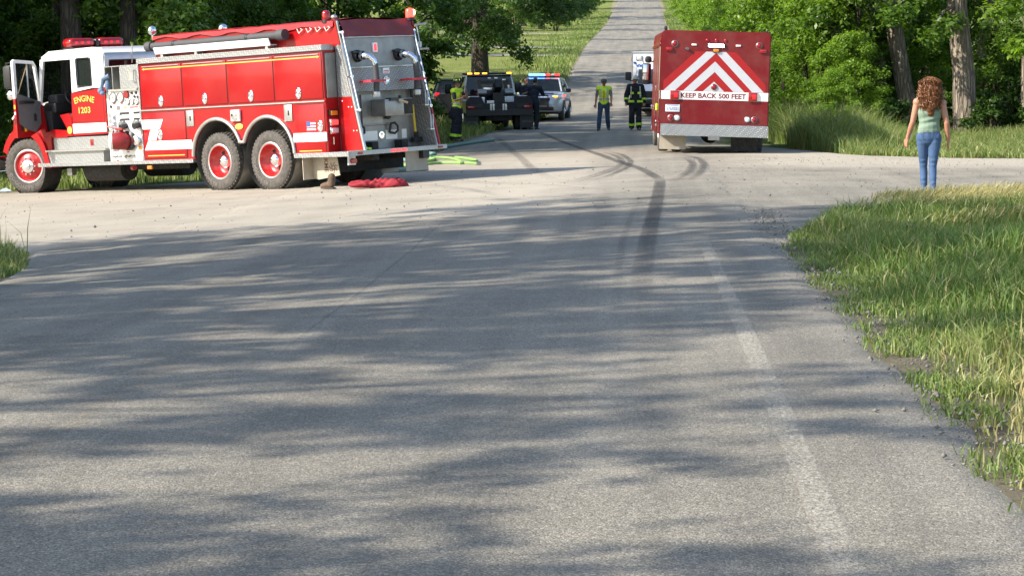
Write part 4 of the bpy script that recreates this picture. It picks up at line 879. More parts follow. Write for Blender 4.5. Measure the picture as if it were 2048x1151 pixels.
part('cabinet_lip', M['alu'], E, ('span', (-1.885, -.86, 2.10), (-1.83, .86, 2.118)))
part('rear_lower_panel', M['rear_metal'], E, ('span', (-1.70, -.878, .645), (-1.60, .878, 1.678)))
part('cabinet_latch', M['chrome'], E, ('lathe', [(.075, 0), (.075, .015), (.06, .02), (.03, .008), (.001, .008)], (-1.885, 0.0, 1.86), (-1, 0, 0), 20)); part('maker_plaque', M['platewhite'], E, ('span', (-1.884, -.10, 1.98), (-1.87, .06, 2.08)))
each('plaque_text', M['flagred'], E, ('span', (-1.8865, -.08, 2.02), (-1.885, .04, 2.035)), ('span', (-1.8865, -.08, 1.995), (-1.885, .04, 2.005)))
part('rear_tarp_bar', M['alu'], E, ('cyl', (-1.775, -.87, 2.645), (-1.775, .87, 2.645), .015))
tp = MB(); vs = []; n1, n2 = 30, 8
for i in range(n1):
    for j in range(n2):
        y = -.87+1.74*i/(n1-1); t = j/(n2-1); z = 2.96-.31*t; fold = .025*math.sin(9*y+3*t)*math.sin(math.pi*t)+.02*math.sin(4*y*(1+t)+1)
        vs.append((-1.68-.09*t-fold-.02*math.sin(math.pi*t), y, z+.012*math.sin(5*y)*(1-t)))
tp.add(vs, [[i*n2+j, (i+1)*n2+j, (i+1)*n2+j+1, i*n2+j+1] for i in range(n1-1) for j in range(n2-1)]); tp.build('rear_tarp', M['tarp'], E, 70)
part('brake_lamp', M['platewhite'], E, ('span', (-1.80, .08, 2.37), (-1.76, .20, 2.54))); part('brake_lens', M['redlit'], E, ('box', (-1.805, .14, 2.455), (.03, .05, .12), .012))
for yy in (.60, -.42):                                   # discharge pipes with elbows and hose
    b = part('pipe_bracket', M['black'], E, ('span', (-1.86, yy-.12, 2.36), (-1.775, yy+.12, 2.40)), ('lathe', [(.11, 0), (.11, .05), (.09, .09)], (-1.78, yy, 2.31), (-1, 0, 0), 16))
    part('pipe_elbow', M['chrome'], b, ('tube', [(-1.80, yy, 2.31), (-1.98, yy-.03, 2.31), (-2.05, yy-.07, 2.29), (-2.10, yy-.11, 2.23), (-2.11, yy-.13, 2.14)], [.06, .062, .06, .055, .055], 12), ('lathe', [(.075, 0), (.075, .06)], (-1.90, yy-.01, 2.31), (-1, 0, 0), 14))
    part('drop_hose', M['hosegrey'], b, ('tube', [(-2.11, yy-.13, 2.16), (-2.12, yy-.14, 1.9), (-2.10, yy-.13, 1.62)], .055, 12)); part('coupling', M['alu'], b, ('lathe', [(.07, 0), (.075, .03), (.07, .09), (.001, .09)], (-2.10, yy-.13, 1.66), (0, 0, -1), 16))
    part('hose_clamp', M['flagred'], b, ('span', (-2.20, yy-.30, 1.835), (-2.04, yy+.08, 1.875)), ('span', (-2.06, yy+.02, 1.835), (-1.88, yy+.06, 1.87)))
part('pan_box', M['steel'], E, ('span', (-1.74, .0, 1.10), (-1.70, .50, 1.62)), ('box', (-1.92, -.08, 1.37), (.36, .70, .30), .008)); part('pan_opening', M['under'], E, ('span', (-2.103, -.42, 1.235), (-2.099, -.20, 1.51)))
part('valve_handle', M['wood'], E, ('cyl', (-2.12, -.05, 1.50), (-2.2, -.20, 1.44), .022)); each('valve_body', M['black'], E, ('span', (-2.14, -.05, 1.49), (-2.0, .16, 1.54)), ('box', (-2.05, -.16, 1.55), (.05, .05, .05), .01), ('sphere', (-1.75, -.12, 1.20), (.05, .07, .04)))
for yy in (.62, -.22): part('tow_eye', M['black'], E, ('tube', [(-1.74, yy+.07, .92), (-1.78, yy+.06, 1.08), (-1.80, yy-.02, 1.09), (-1.80, yy-.09, 1.03), (-1.80, yy-.09, .95), (-1.79, yy-.02, .90), (-1.74, yy+.06, .92)], .022, 8))
each('rear_white_panel', M['stripe'], E, ('span', (-1.706, .12, .80), (-1.701, .60, .965)), ('span', (-1.706, -.38, .80), (-1.701, -.09, .965)), ('span', (-1.706, -.62, .80), (-1.701, -.50, .965)))
part('rear_latch', M['chrome'], E, ('lathe', [(.07, 0), (.07, .012), (.05, .015), (.001, .006)], (-1.702, .02, .88), (-1, 0, 0), 18)); part('seam_line', M['under'], E, ('span', (-1.703, -.14, 1.06), (-1.701, .66, 1.066)))
ax_ = part('fire_axe', M['yellow'], E, ('cyl', (-1.78, -.74, 1.42), (-1.80, -.76, .86), .022)); part('axe_head', M['black'], ax_, ('span', (-1.86, -.86, .72), (-1.76, -.66, .80)), ('cyl', (-1.77, -.73, 1.72), (-1.78, -.74, 1.40), .024), ('span', (-1.83, -.79, .80), (-1.78, -.73, .90)))
for z in (1.50, 1.06): part('folding_step', M['alu'], E, ('tube', [(finx(z)+.03, -.86, z+.14), (finx(z)-.10, -.82, z+.14), (finx(z)-.12, -.80, z-.10), (finx(z)+.0, -.82, z-.12)], .012, 6), ('tube', [(finx(z)+.03, -.80, z+.14), (finx(z)-.10, -.76, z+.14), (finx(z)-.12, -.74, z-.10), (finx(z)+.0, -.76, z-.12)], .012, 6), ('span', (finx(z)-.12, -.83, z-.13), (finx(z)-.02, -.72, z-.11)))
st = part('rear_step', M['plate'], E, ('span', (-2.13, -1.22, .565), (-1.565, 1.22, .642)))
each('marker_lamp', M['redlit'], st, *[('box', (-2.137, y, .603), (.02, .10, .04), .008) for y in (.16, .02, -.12)], ('box', (-2.02, 1.226, .603), (.10, .02, .04), .008)); each('marker_reflector', M['redlens'], st, ('box', (-2.137, .98, .603), (.02, .12, .04), .008), ('box', (-2.137, -1.05, .603), (.02, .12, .04), .008))
part('hitch_bracket', M['black'], E, ('span', (-2.08, -.80, .42), (-1.96, -.64, .562))); part('hanging_lamp', M['redlens'], E, ('cyl', (-1.95, 1.02, .47), (-2.03, 1.02, .47), .05, {'n': 14})); part('lamp_plate', M['platewhite'], E, ('span', (-1.95, .93, .40), (-1.93, 1.11, .562)))
part('glove_on_step', M['lime'], E, ('sphere', (-2.0, .72, .67), (.05, .07, .03)), ('sphere', (-2.04, .66, .665), (.03, .05, .025)))
for s, y0 in ((1, .76), (-1, -1.20)):
    f = MB(); f.prism([(y0, .16), (y0+.44, .16), (y0+.44, .56), (y0, .56)], 'x', -.86, -.845); fo = f.build('mud_flap', M['tan'], E, 0)
# side-hung flap seen behind the tyres
fo = part('mud_flap', M['tan'], E, ('prism', [(-.72, .57), (-1.50, .57), (-1.56, .22), (-1.0, .15), (-.80, .20)], 'y', .95, .965), smooth=0)
text('flap_lettering', 'KME', M['ink'], fo, (-1.17, .967, .52), (0, 0, -1), (-1, 0, 0), .24, .10, .02)
part('flap_emblem', M['ink'], fo, *[('span', (-1.40+.10*math.cos(a)*k-.012, .966, .36+.09*math.sin(a)*k-.012), (-1.40+.10*math.cos(a)*k+.012, .968, .36+.09*math.sin(a)*k+.012)) for k in (.4, .7, 1) for a in [i*.9+k for i in range(7)]], smooth=0)
fo = part('mud_flap', M['tan'], E, ('prism', [(-.85, .20), (-.30, .20), (-.30, .565), (-.85, .565)], 'x', -1.97, -1.955), smooth=0)
part('air_tank_or_shade_box', M['under'], E, ('span', (-1.2, -1.0, .25), (-.95, .7, .56)))  # black box added only to darken the space under the tail, no tank
# pump panel
PP = part('pump_panel', M['pumpw'], E, ('span', (3.645, -1.20, .60), (4.68, 1.205, 1.97)), ('span', (3.645, -1.0, 1.97), (4.66, .60, 2.30)))
part('panel_trim', M['plate'], PP, ('span', (3.605, 1.19, .60), (3.66, 1.232, 2.44)), ('span', (3.602, -1.22, .60), (3.644, 1.19, 2.44)))
part('step_box', M['plate'], E, ('span', (3.665, .62, 1.995), (4.20, 1.225, 2.44))); part('locker', M['alu'], E, ('span', (4.20, .62, 1.99), (4.68, .66, 2.44)), ('span', (4.66, .66, 1.99), (4.675, 1.22, 2.44)), ('span', (4.43, .66, 1.99), (4.445, 1.22, 2.44)), ('span', (4.20, .66, 2.425), (4.68, 1.22, 2.44)))
part('locker_shade_sheet', M['dark_in'], E, ('span', (4.205, .665, 1.99), (4.655, .68, 2.42))); part('panel_shelf', M['alu'], E, ('span', (3.665, 1.06, 1.95), (4.55, 1.26, 1.99))); part('shelf_handle', M['alu'], E, ('tube', [(3.72, 1.23, 2.10), (3.72, 1.27, 2.10), (3.72, 1.27, 2.33), (3.72, 1.23, 2.33)], .012, 6), ('span', (3.76, 1.226, 2.14), (3.92, 1.232, 2.30)))  # first part: dark sheet standing for the shade inside the open locker
part('work_glove', M['glove'], E, ('sphere', (4.62, 1.20, 2.08), (.06, .06, .14)), ('tube', [(4.55, 1.2, 2.26), (4.68, 1.26, 2.20), (4.72, 1.28, 2.02)], [.05, .05, .035], 8), ('sphere', (4.72, 1.30, 1.98), (.07, .06, .06)), ('sphere', (4.66, 1.31, 1.93), (.06, .05, .045)))
def dial(x, z, r):
    b = MB(); b.lathe([(r, 0), (r, .03), (r*.85, .035), (r*.82, .02)], (x, 1.205, z), (0, 1, 0), 24); d = b.build('gauge', M['steel'], PP, 40)
    f = MB(); f.lathe([(r*.83, .021), (.001, .022)], (x, 1.205, z), (0, 1, 0), 24); f.box((x-r*.15, 1.23, z+r*.2), (r*.7, .003, .012), 0, (0, .7, 0)); f.build('dial_face', M['gauge'], PP, 0)
    n_ = MB(); n_.box((x-r*.1, 1.232, z+r*.15), (r*.75, .004, .014), 0, (0, .8, 0)); n_.build('needle', M['black'], PP, 0)
dial(4.46, 1.83, .10); dial(4.23, 1.83, .10)
for x in (4.02, 3.88, 3.74): dial(x, 1.735, .062)
part('blank_gauge', M['pumpred'], PP, ('cyl', (4.04, 1.2, 1.88), (4.04, 1.24, 1.88), .075, {'n': 18})); each('panel_light', M['black'], PP, *[('cyl', (x, 1.2, z), (x, 1.225, z), .028, {'n': 12}) for x, z in ((3.88, 1.90), (3.75, 1.90), (3.80, 1.83), (3.70, 1.82), (4.55, 1.66))])
part('level_gauge', M['pumpred'], PP, ('span', (3.73, 1.2, 1.62), (3.98, 1.215, 1.64))); part('level_green', M['lime'], PP, ('span', (4.07, 1.2, 1.62), (4.16, 1.215, 1.645))); each('data_plate', M['steel'], PP, ('span', (4.28, 1.2, 1.59), (4.38, 1.212, 1.67)), ('span', (4.40, 1.2, 1.71), (4.50, 1.21, 1.73)))
each('panel_tag', M['flagred'], PP, *[('span', (x, 1.2, z), (x+.07, 1.209, z+.022)) for x, z in ((4.42, 1.70), (4.18, 1.70), (3.72, 1.655), (3.78, 1.40), (4.08, .76), (4.42, .60))])
each('pull_slot', M['black'], PP, *[('span', (x, 1.2, z), (x+.29, 1.212, z+.04)) for x, z in ((4.01, 1.50), (4.01, 1.38))], *[('span', (x, 1.2, z), (x+.18, 1.212, z+.04)) for x, z in ((3.69, 1.50), (3.69, 1.38))])
part('pull_handle', M['chrome'], PP, *[('cyl', (x, 1.2, z), (x, 1.30, z), .055, .05, {'n': 14}) for x, z in ((4.50, 1.49), (4.49, 1.375))], *[('cyl', (x-.1, 1.25, z), (x-.32, 1.25, z), .009, {'n': 6}) for x, z in ((4.50, 1.49), (4.49, 1.375))])
each('discharge_cap', M['chrome'], PP, ('lathe', [(.10, 0), (.10, .09), (.085, .11), (.001, .12)], (4.50, 1.2, 1.21), (0, 1, 0), 18), ('lathe', [(.10, 0), (.105, .08), (.09, .10), (.001, .11)], (3.76, 1.2, .99), (0, 1, 0), 18), ('cyl', (4.62, 1.27, 1.22), (4.40, 1.27, 1.22), .015, {'n': 6}))
each('discharge_valve', M['steel'], PP, ('lathe', [(.08, 0), (.08, .08), (.05, .12), (.001, .12)], (4.18, 1.2, 1.30), (0, 1, 0), 16), ('lathe', [(.085, 0), (.085, .08), (.05, .12), (.001, .12)], (3.76, 1.2, 1.30), (0, 1, 0), 16)); each('valve_cap', M['black'], PP, ('cyl', (4.13, 1.2, 1.28), (4.11, 1.36, 1.25), .055, {'n': 12}), ('cyl', (3.71, 1.2, 1.29), (3.69, 1.36, 1.26), .06, {'n': 12}))
iv = part('intake_valve', M['pumpred'], PP, ('tube', [(4.08, 1.2, .99), (4.10, 1.30, .99), (4.17, 1.40, .99), (4.26, 1.47, .99)], [.17, .175, .17, .155], 20), ('cyl', (4.13, 1.33, 1.12), (4.13, 1.33, 1.21), .06, .04, {'n': 12})); part('intake_ring', M['black'], iv, ('lathe', [(.16, 0), (.19, .02), (.19, .08), (.16, .1)], (4.03, 1.2, .99), (0, 1, 0), 22))
part('intake_cap', M['gauge'], iv, ('lathe', [(.165, 0), (.165, .04), (.13, .055), (.001, .06)], (4.26, 1.47, .99), (.55, .8, 0), 22)); part('intake_handle', M['pumpred'], iv, ('cyl', (4.05, 1.36, 1.22), (4.46, 1.42, 1.28), .018, {'n': 8}), ('span', (3.99, 1.33, 1.20), (4.2, 1.42, 1.235)))
part('drain_valve', M['steel'], PP, *[('cyl', (x, 1.2, z), (x, 1.26, z-.02), .016, {'n': 8}) for x, z in ((4.52, .82), (4.42, .82), (4.56, .70), (4.45, .70), (4.34, .70), (4.16, .70), (4.04, .70), (3.92, .70))], *[('cyl', (x, 1.25, z), (x-.06, 1.27, z-.05), .008, {'n': 6}) for x, z in ((4.52, .82), (4.42, .82), (4.56, .70), (4.34, .70), (4.16, .70), (3.92, .70))])
part('side_marker', M['orange'], PP, ('box', (3.725, 1.215, .84), (.10, .02, .06), .006)); part('under_marker', M['orange'], E, ('box', (3.46, 1.22, .46), (.14, .05, .07), .015)); part('under_valve', M['pumpred'], E, ('cyl', (4.15, 1.1, .46), (4.02, 1.15, .46), .05, {'n': 12})); part('under_bracket', M['steel'], E, ('span', (6.1, 1.0, .34), (6.25, 1.1, .48)))
# cab: roof, rear wall, pillars, lower body
CY = 1.10
cab = MB()
cab.prism([(4.83, 2.58), (4.83, 2.72), (4.90, 2.82), (5.2, 2.845), (6.62, 2.83), (6.84, 2.74), (6.84, 2.66), (4.86, 2.66), (4.86, 2.58)], 'y', -CY+.02, CY-.02)      # roof shell and rear edge
cab.span((4.83, -CY+.02, 1.98), (4.87, CY-.02, 2.15)); cab.span((4.83, -CY+.02, 2.58), (4.87, CY-.02, 2.72)); cab.span((4.83, -.25, 2.15), (4.87, .25, 2.58)); cab.span((4.83, .97, 2.15), (4.87, CY-.02, 2.58)); cab.span((4.83, -CY+.02, 2.15), (4.87, -.97, 2.58))
for s in (1, -1):
    a, b = s*(CY-.05), s*CY
    cab.prism([(4.85, 2.05), (5.24, 2.045), (5.24, 2.66), (4.85, 2.70)], 'y', a, b); cab.prism([(5.24, 2.05), (5.74, 2.0), (5.74, 2.06), (5.24, 2.09)], 'y', a, b)
    cab.prism([(5.74, 2.0), (5.92, 1.98), (5.90, 2.66), (5.74, 2.66)], 'y', a, b); cab.prism([(4.85, 2.64), (6.84, 2.64), (6.86, 2.73), (6.6, 2.80), (4.90, 2.80)], 'y', a, s*(CY-.005))
    cab.prism([(6.80, 2.68), (6.90, 2.68), (7.10, 1.75), (6.99, 1.75)], 'y', a, b)
    if s < 0: cab.prism([(5.92, 1.98), (6.98, 1.80), (6.98, 1.74), (5.92, 1.80)], 'y', a, b)
cab.build('cab', M['white'], E, 40)
cl = MB()
for s in (1, -1):
    a, b = s*(CY-.05), s*CY
    cl.prism([(4.85, 1.14), (5.98, 1.12), (5.94, 1.97), (4.85, 2.045)], 'y', a, b)
    cl.prism([(5.97, 1.12), (6.20, 1.12), (6.13, 1.26), (6.35, 1.55), (6.05, 1.58), (5.97, 1.50)] if s > 0 else [(5.97, 1.12), (7.1, 1.12), (7.0, 1.74), (5.94, 1.80)], 'y', a, s*(CY+.012))
    cl.prism([(6.16, 1.10), (7.05, 1.10), (7.05, 1.20), (6.80, 1.22), (6.62, 1.27), (6.16, 1.24)], 'y', a, b)
    cl.prism([(6.86, 1.20), (7.08, 1.20), (7.06, 1.78), (6.98, 1.78)], 'y', a, b)
cl.span((4.835, -CY+.02, 1.14), (4.868, CY-.02, 1.98)); cl.build('cab_lower_panel', M['red'], E, 40)
part('cab_stripe', M['stripe'], E, ('prism', [(4.88, 1.18), (5.96, 1.17), (5.96, 1.36), (4.88, 1.36)], 'y', CY+.001, CY+.003), smooth=0)
part('door_seam', M['under'], E, ('span', (4.98, CY+.0005, 1.40), (5.92, CY+.0012, 1.405)), ('prism', [(4.92, 1.15), (4.93, 1.15), (4.93, 2.7), (4.92, 2.7)], 'y', CY+.0005, CY+.0015), smooth=0)
t1 = text('lettering', 'ENGINE', M['gold'], E, (5.84, CY+.006, 1.79), (-1, 0, 0), (0, 0, 1), .62, .125, .02, arc=1.1); text('lettering_outline', 'ENGINE', M['gold_shadow'], E, (5.85, CY+.004, 1.78), (-1, 0, 0), (0, 0, 1), .625, .133, .045, arc=1.1)
text('lettering', '1203', M['gold'], E, (5.73, CY+.006, 1.56), (-1, 0, 0), (0, 0, 1), .38, .125, .02); text('lettering_outline', '1203', M['gold_shadow'], E, (5.74, CY+.004, 1.55), (-1, 0, 0), (0, 0, 1), .385, .134, .045)
each('cab_window', M['glass'], E, ('prism', rounded(5.26, 2.09, 5.73, 2.645, .05), 'y', CY-.035, CY-.028), ('prism', rounded(-.96, 2.16, -.26, 2.57, .05), 'x', 4.845, 4.852), smooth=0); each('cab_window', M['glass'], E, ('prism', rounded(5.26, 2.09, 5.73, 2.645, .05), 'y', -CY+.035, -CY+.028), ('prism', [(5.94, 1.99), (6.97, 1.81), (6.82, 2.64), (5.92, 2.64)], 'y', -CY+.035, -CY+.028), smooth=0)
part('rear_cab_window', M['glass_d'], E, ('prism', rounded(.26, 2.16, .97, 2.57, .05), 'x', 4.845, 4.852), smooth=0)
part('window_gasket', M['black'], E, ('tube', [(p[0], CY-.0, p[1]) for p in rounded(5.26, 2.09, 5.73, 2.645, .05)+[rounded(5.26, 2.09, 5.73, 2.645, .05)[0]]], .012, 6), ('tube', [(4.835, p[0], p[1]) for p in rounded(.26, 2.16, .97, 2.57, .05)+[rounded(.26, 2.16, .97, 2.57, .05)[0]]], .012, 6))
part('windscreen', M['glass'], E, ('quad', (6.90, -1.02, 2.68), (6.90, 1.02, 2.68), (7.10, 1.02, 1.78), (7.10, -1.02, 1.78)), smooth=0); part('roof_visor', M['white'], E, ('prism', [(6.62, 2.83), (6.90, 2.71), (6.90, 2.67), (6.70, 2.70)], 'y', -1.05, 1.05))
part('cab_floor', M['dark_in'], E, ('span', (4.88, -1.04, 1.05), (7.1, 1.04, 1.13)), ('span', (6.75, -1.0, 1.13), (7.08, 1.0, 1.75)), ('span', (4.88, -1.02, 1.13), (4.92, 1.02, 2.05)), ('span', (4.88, -1.04, 2.645), (6.75, 1.04, 2.655)))
se = part('driver_seat', M['dark_in'], E, ('box', (6.0, .55, 1.45), (.5, .55, .2), .05), ('box', (5.74, .55, 1.85), (.16, .52, .75), .05, (0, -.12, 0))); part('steering_wheel', M['black'], E, ('lathe', [(.21, -.015), (.225, 0), (.21, .015), (.195, 0)], (6.55, .55, 1.86), (-.75, 0, .66), 24), ('cyl', (6.55, .55, 1.86), (6.80, .55, 1.60), .03)); part('dashboard', M['black'], E, ('box', (6.82, 0, 1.70), (.40, 2.0, .22), .05)); part('dash_paper', M['platewhite'], E, ('span', (6.70, .92, 1.73), (6.80, .93, 1.80))); part('seat_side', M['steel'], E, ('box', (5.98, .98, 1.62), (.14, .06, .2), .03))
# hood, fender
hd = MB(); hd.prism([(7.08, 1.15), (7.08, 1.80), (7.6, 1.72), (8.25, 1.62), (8.40, 1.50), (8.42, 1.10), (8.1, 1.0)], 'y', -.78, .78); hd.build('hood', M['red'], E, 40)
part('hood_top', M['white'], E, ('prism', [(7.08, 1.80), (7.08, 1.84), (7.62, 1.765), (8.25, 1.665), (8.43, 1.53), (8.40, 1.50), (8.25, 1.62), (7.6, 1.72)], 'y', -.80, .80))
for s in (1, -1):
    fe = MB(); out_ = arc(FXW, .56, .80, 168, 22, 16); inn = arc(FXW, .56, .64, 22, 172, 16)
    fe.prism(out_+inn+[(6.84, .50), (6.70, .50)], 'y', s*.72, s*1.16); fe.prism(arc(FXW, .56, .80, 150, 35, 12)+[(8.1, 1.5), (7.05, 1.5)], 'y', s*.74, s*.98); fe.build('fender', M['red'], E, 40)
each('fender_lining', M['under'], E, *[('lathe', [(.635, 0), (.635, .42)], (FXW, s*1.14, .56), (0, -s, 0), 36) for s in (1, -1)]); part('front_bumper', M['chrome'], E, ('box', (8.52, 0, .62), (.16, 2.4, .32), .04)); part('grille', M['chrome'], E, ('span', (8.41, -.5, 1.0), (8.45, .5, 1.45))); part('head_lamp', M['clearlens'], E, ('box', (8.42, .72, 1.12), (.08, .30, .2), .02)); part('head_lamp', M['clearlens'], E, ('box', (8.42, -.72, 1.12), (.08, .30, .2), .02))
# cab steps
part('cab_step', M['plate'], E, ('span', (4.86, .70, .86), (6.66, 1.08, 1.10)), ('span', (4.98, .75, .60), (6.86, 1.14, .82)), smooth=0); part('step_tread', M['alu'], E, ('span', (4.84, .72, .82), (6.80, 1.20, .857))); each('step_reflector', M['redlens'], E, ('box', (5.40, 1.085, .98), (.09, .012, .13), .01)); part('cab_badge', M['gold'], E, ('lathe', [(.075, 0), (.075, .01), (.001, .012)], (6.05, CY+.012, 1.24), (0, 1, 0), 18)); part('cab_front_skirt', M['red'], E, ('prism', [(6.68, .52), (6.96, .52), (6.98, 1.12), (6.68, 1.12)], 'y', .80, 1.12))
# roof light bar
LX = 6.56
lb = part('lightbar', M['black'], E, ('span', (LX-.16, -.64, 2.86), (LX+.16, .64, 2.895)), ('cyl', (LX, .5, 2.78), (LX, .5, 2.87), .03), ('cyl', (LX, -.5, 2.78), (LX, -.5, 2.87), .03))
for y0, y1 in ((.055, .68), (-.68, -.055)):
    q = MB(); q.box((LX, (y0+y1)/2, 2.985), (.34, y1-y0, .19), .085, seg=4); lo = q.build('lightbar_dome', M['redlens'], lb, 60)
    each('lightbar_reflector', M['redsoft'], lb, *[('sphere', (LX-.168, y0+(y1-y0)*t, 2.985), (.012, .045, .025)) for t in (.3, .55, .78)])
part('lightbar_centre', M['black'], lb, ('box', (LX, 0, 2.975), (.33, .11, .17), .05)); part('roof_rail', M['alu'], E, ('tube', [(4.84, .40, 2.5), (4.80, .40, 2.82), (4.80, .40, 2.86)], .012, 6))
part('cab_lining', M['dark_in'], E, ('span', (5.0, -1.045, 1.13), (6.9, -1.03, 1.97)), ('box', (6.80, .1, 1.86), (.34, 1.7, .22), .06), ('box', (6.35, 0, 1.5), (.7, .5, .7), .1), ('box', (5.3, 0, 1.7), (.3, 1.9, 1.0), .08), ('box', (5.72, -.55, 1.95), (.16, .5, .8), .06), ('box', (6.0, -.55, 1.45), (.5, .55, .25), .06))
part('fin_edge', M['red'], E, ('prism', [(finx(2.95)-.012, 2.96), (finx(2.95)+.03, 2.96), (finx(.66)+.03, .66), (finx(.66)-.012, .66)], 'y', -.975, -.936))
each('ladder_bracket', M['alu'], E, ('tube', [(-1.75, -.95, 2.84), (-1.72, -1.26, 2.86)], .022, 6), ('tube', [(-1.82, -.95, 2.40), (-1.80, -1.22, 2.40)], .018, 6), ('tube', [(-1.74, -1.0, 2.84), (-1.81, -1.0, 2.42)], .012, 6))
# open driver door
D = empty('driver_door'); D.parent = E; D.location = (7.02, CY-.02, 0); D.rotation_euler = (0, 0, R(-80)); D.scale = (.74, 1, 1)
# local: -x is towards the free edge; y+ is the outer face
dr = part('door_shell', M['red'], D, ('prism', [(-.02, 1.30), (-.55, 1.14), (-.98, 1.14), (-.98, 1.92), (-.02, 1.78)], 'y', -.03, .03))
part('door_frame', M['white'], D, ('prism', [(-.98, 1.92), (-.98, 2.66), (-.92, 2.70), (-.20, 2.66), (-.10, 2.56), (.04, 1.80), (-.03, 1.80), (-.16, 2.55), (-.22, 2.60), (-.88, 2.63), (-.88, 1.95)], 'y', -.03, .03), ('span', (-.44, -.012, 1.9), (-.41, .012, 2.62)))
part('door_trim', M['grey_door'], D, ('prism', [(-.06, 1.40), (-.30, 1.24), (-.62, 1.30), (-.88, 1.42), (-.92, 2.0), (-.06, 1.80)], 'y', -.042, -.031), ('prism', [(-.9, 1.88), (-.9, 2.02), (-.04, 1.84), (-.04, 1.74)], 'y', -.044, -.031)); part('door_window', M['glass'], D, ('prism', [(-.88, 1.93), (-.88, 2.63), (-.22, 2.60), (-.03, 1.79)], 'y', -.004, .004), smooth=0)
each('arm_rest', M['black'], D, ('box', (-.60, -.065, 1.84), (.55, .05, .06), .02), ('box', (-.30, -.055, 1.53), (.07, .03, .14), .01)); part('door_stay', M['wood'], D, ('cyl', (-.45, -.03, 2.60), (-.86, -.03, 2.02), .012)); each('door_reflector', M['yellow'], D, ('span', (-.70, -.034, 1.26), (-.62, -.0315, 1.40)), ('span', (-.983, -.02, 1.72), (-.981, .02, 1.80))); each('door_pocket', M['black'], D, ('span', (-.84, -.034, 1.28), (-.74, -.0315, 1.42)), ('span', (-.983, -.02, 1.42), (-.981, .02, 1.52))); part('door_tag', M['platewhite'], D, ('span', (-.983, -.02, 1.60), (-.981, .02, 1.66)))
mrr = part('wing_mirror', M['black'], D, ('box', (-.86, .22, 2.36), (.10, .20, .44), .03), ('tube', [(-.8, .03, 2.64), (-.86, .25, 2.64), (-.86, .25, 1.95), (-.8, .03, 1.95)], .012, 6)); part('mirror_back', M['steel'], D, ('box', (-.80, .22, 2.36), (.03, .22, .46), .012)); part('convex_mirror', M['chrome'], D, ('sphere', (-.85, .20, 2.0), (.05, .10, .10)))
# ------------------------------------------------------------------ rescue truck
RT = empty('rescue_truck', label='dark red rescue truck with white chevrons and KEEP BACK 500 FEET on its rear', cat='rescue truck')
RT.matrix_world = Matrix.Translation((4.25, 50.45, .0)) @ Matrix.Rotation(R(91.65), 4, 'Z') @ Matrix.Rotation(R(1.5), 4, 'X')
def zz(zx, zy): return ((608-zx)/374, (1089-zy)/374)
LB = 4.3; rm = M['rescue_red']
def rsec(w, z0, z1, r, n=5):
    P = [(-w, z0), (w, z0)]
    for cx, a0 in ((w-r, 0), (-w+r, 90)):
        for k in range(n+1): a = R(a0+90*k/n); P.append((cx+r*math.cos(a), z1-r+r*math.sin(a)))
    return P
bx = MB(); bx.prism(rsec(1.19, .62, 2.66, .11), 'x', .03, LB); bx.prism(rsec(1.165, .64, 2.635, .10), 'x', -.005, .03)
bx.build('box_body', rm, RT, 35)
each('side_skirt', rm, RT, ('span', (.02, .9, .40), (.62, 1.19, .618)), ('span', (1.75, .9, .40), (LB, 1.19, .618)), ('span', (.02, -1.19, .40), (.62, -.9, .618)), ('span', (1.75, -1.19, .40), (LB, -.9, .618)))
def poly(name, m, pts, x=-.0085, parent=RT):
    b = MB(); b.prism([zz(*p) for p in pts], 'x', x-.0015, x); return b.build(name, m, parent, 0)
poly('red_chevron_field', M['bright_red'], [(445, 262), (770, 262), (1020, 520), (1020, 583), (188, 583), (188, 505)], -.007)
for nm, pts in (('white_chevron', [(530, 262), (612, 262), (612, 268), (283, 583), (190, 583)]), ('white_chevron', [(625, 262), (690, 262), (1008, 583), (913, 583), (612, 272)]),
                ('white_chevron', [(603, 340), (603, 425), (437, 583), (350, 583)]), ('white_chevron', [(603.5, 340), (603.5, 425), (760, 583), (850, 583)]), ('white_chevron', [(600, 503), (686, 583), (512, 583)])):
    poly(nm, M['grey_stripe'], pts, -.0095)
wb = part('white_band', M['stripe'], RT, ('span', (-.010, -1.165, 1.165), (-.0055, 1.165, 1.348)), ('span', (.031, 1.1905, 1.165), (LB-.05, 1.193, 1.348)), ('span', (.031, -1.193, 1.165), (LB-.05, -1.1905, 1.348)), smooth=0)
text('lettering', 'KEEP BACK 500 FEET', M['textred'], wb, (-.0118, .735, 1.20), (0, -1, 0), (0, 0, 1), 1.42, .112, .03)
for y in (.87, -.83):
    b = part('square_lamp', M['redlens'], RT, ('box', (-.03, y, 1.257), (.05, .19, .19), .015)); part('lamp_rim', M['chrome'], b, *[('span', (-.028, y+a, 1.257+c), (-.012, y+e, 1.257+d)) for a, c, e, d in ((-.10, -.10, .10, -.093), (-.10, .093, .10, .10), (-.10, -.093, -.093, .093), (.093, -.093, .10, .093))], smooth=0)
    part('lamp_glow', M['redsoft'], b, ('box', (-.056, y-.03, 1.257), (.006, .08, .09), .002))
def rlamp(name, y, z, r, m):
    b = MB(); b.lathe([(r*1.18, 0), (r*1.18, .02), (r*1.0, .026), (r*.98, .015)], (-.006, y, z), (-1, 0, 0), 20); q = b.build(name, M['steel'], RT, 40)
    l = MB(); l.lathe([(r*.98, .012), (r*.8, .028), (.001, .034)], (-.006, y, z), (-1, 0, 0), 20); l.build('lens', M[m], q, 50)
for y in (.90, -.93): rlamp('upper_lamp', y, 2.37, .06, 'redlens')
rlamp('centre_lamp', .02, 1.45, .06, 'redlens')
for y, m in ((.94, 'redlens'), (.80, 'gauge'), (-.73, 'gauge'), (-.88, 'redlens')): rlamp('tail_lamp', y, .765, .058, m)
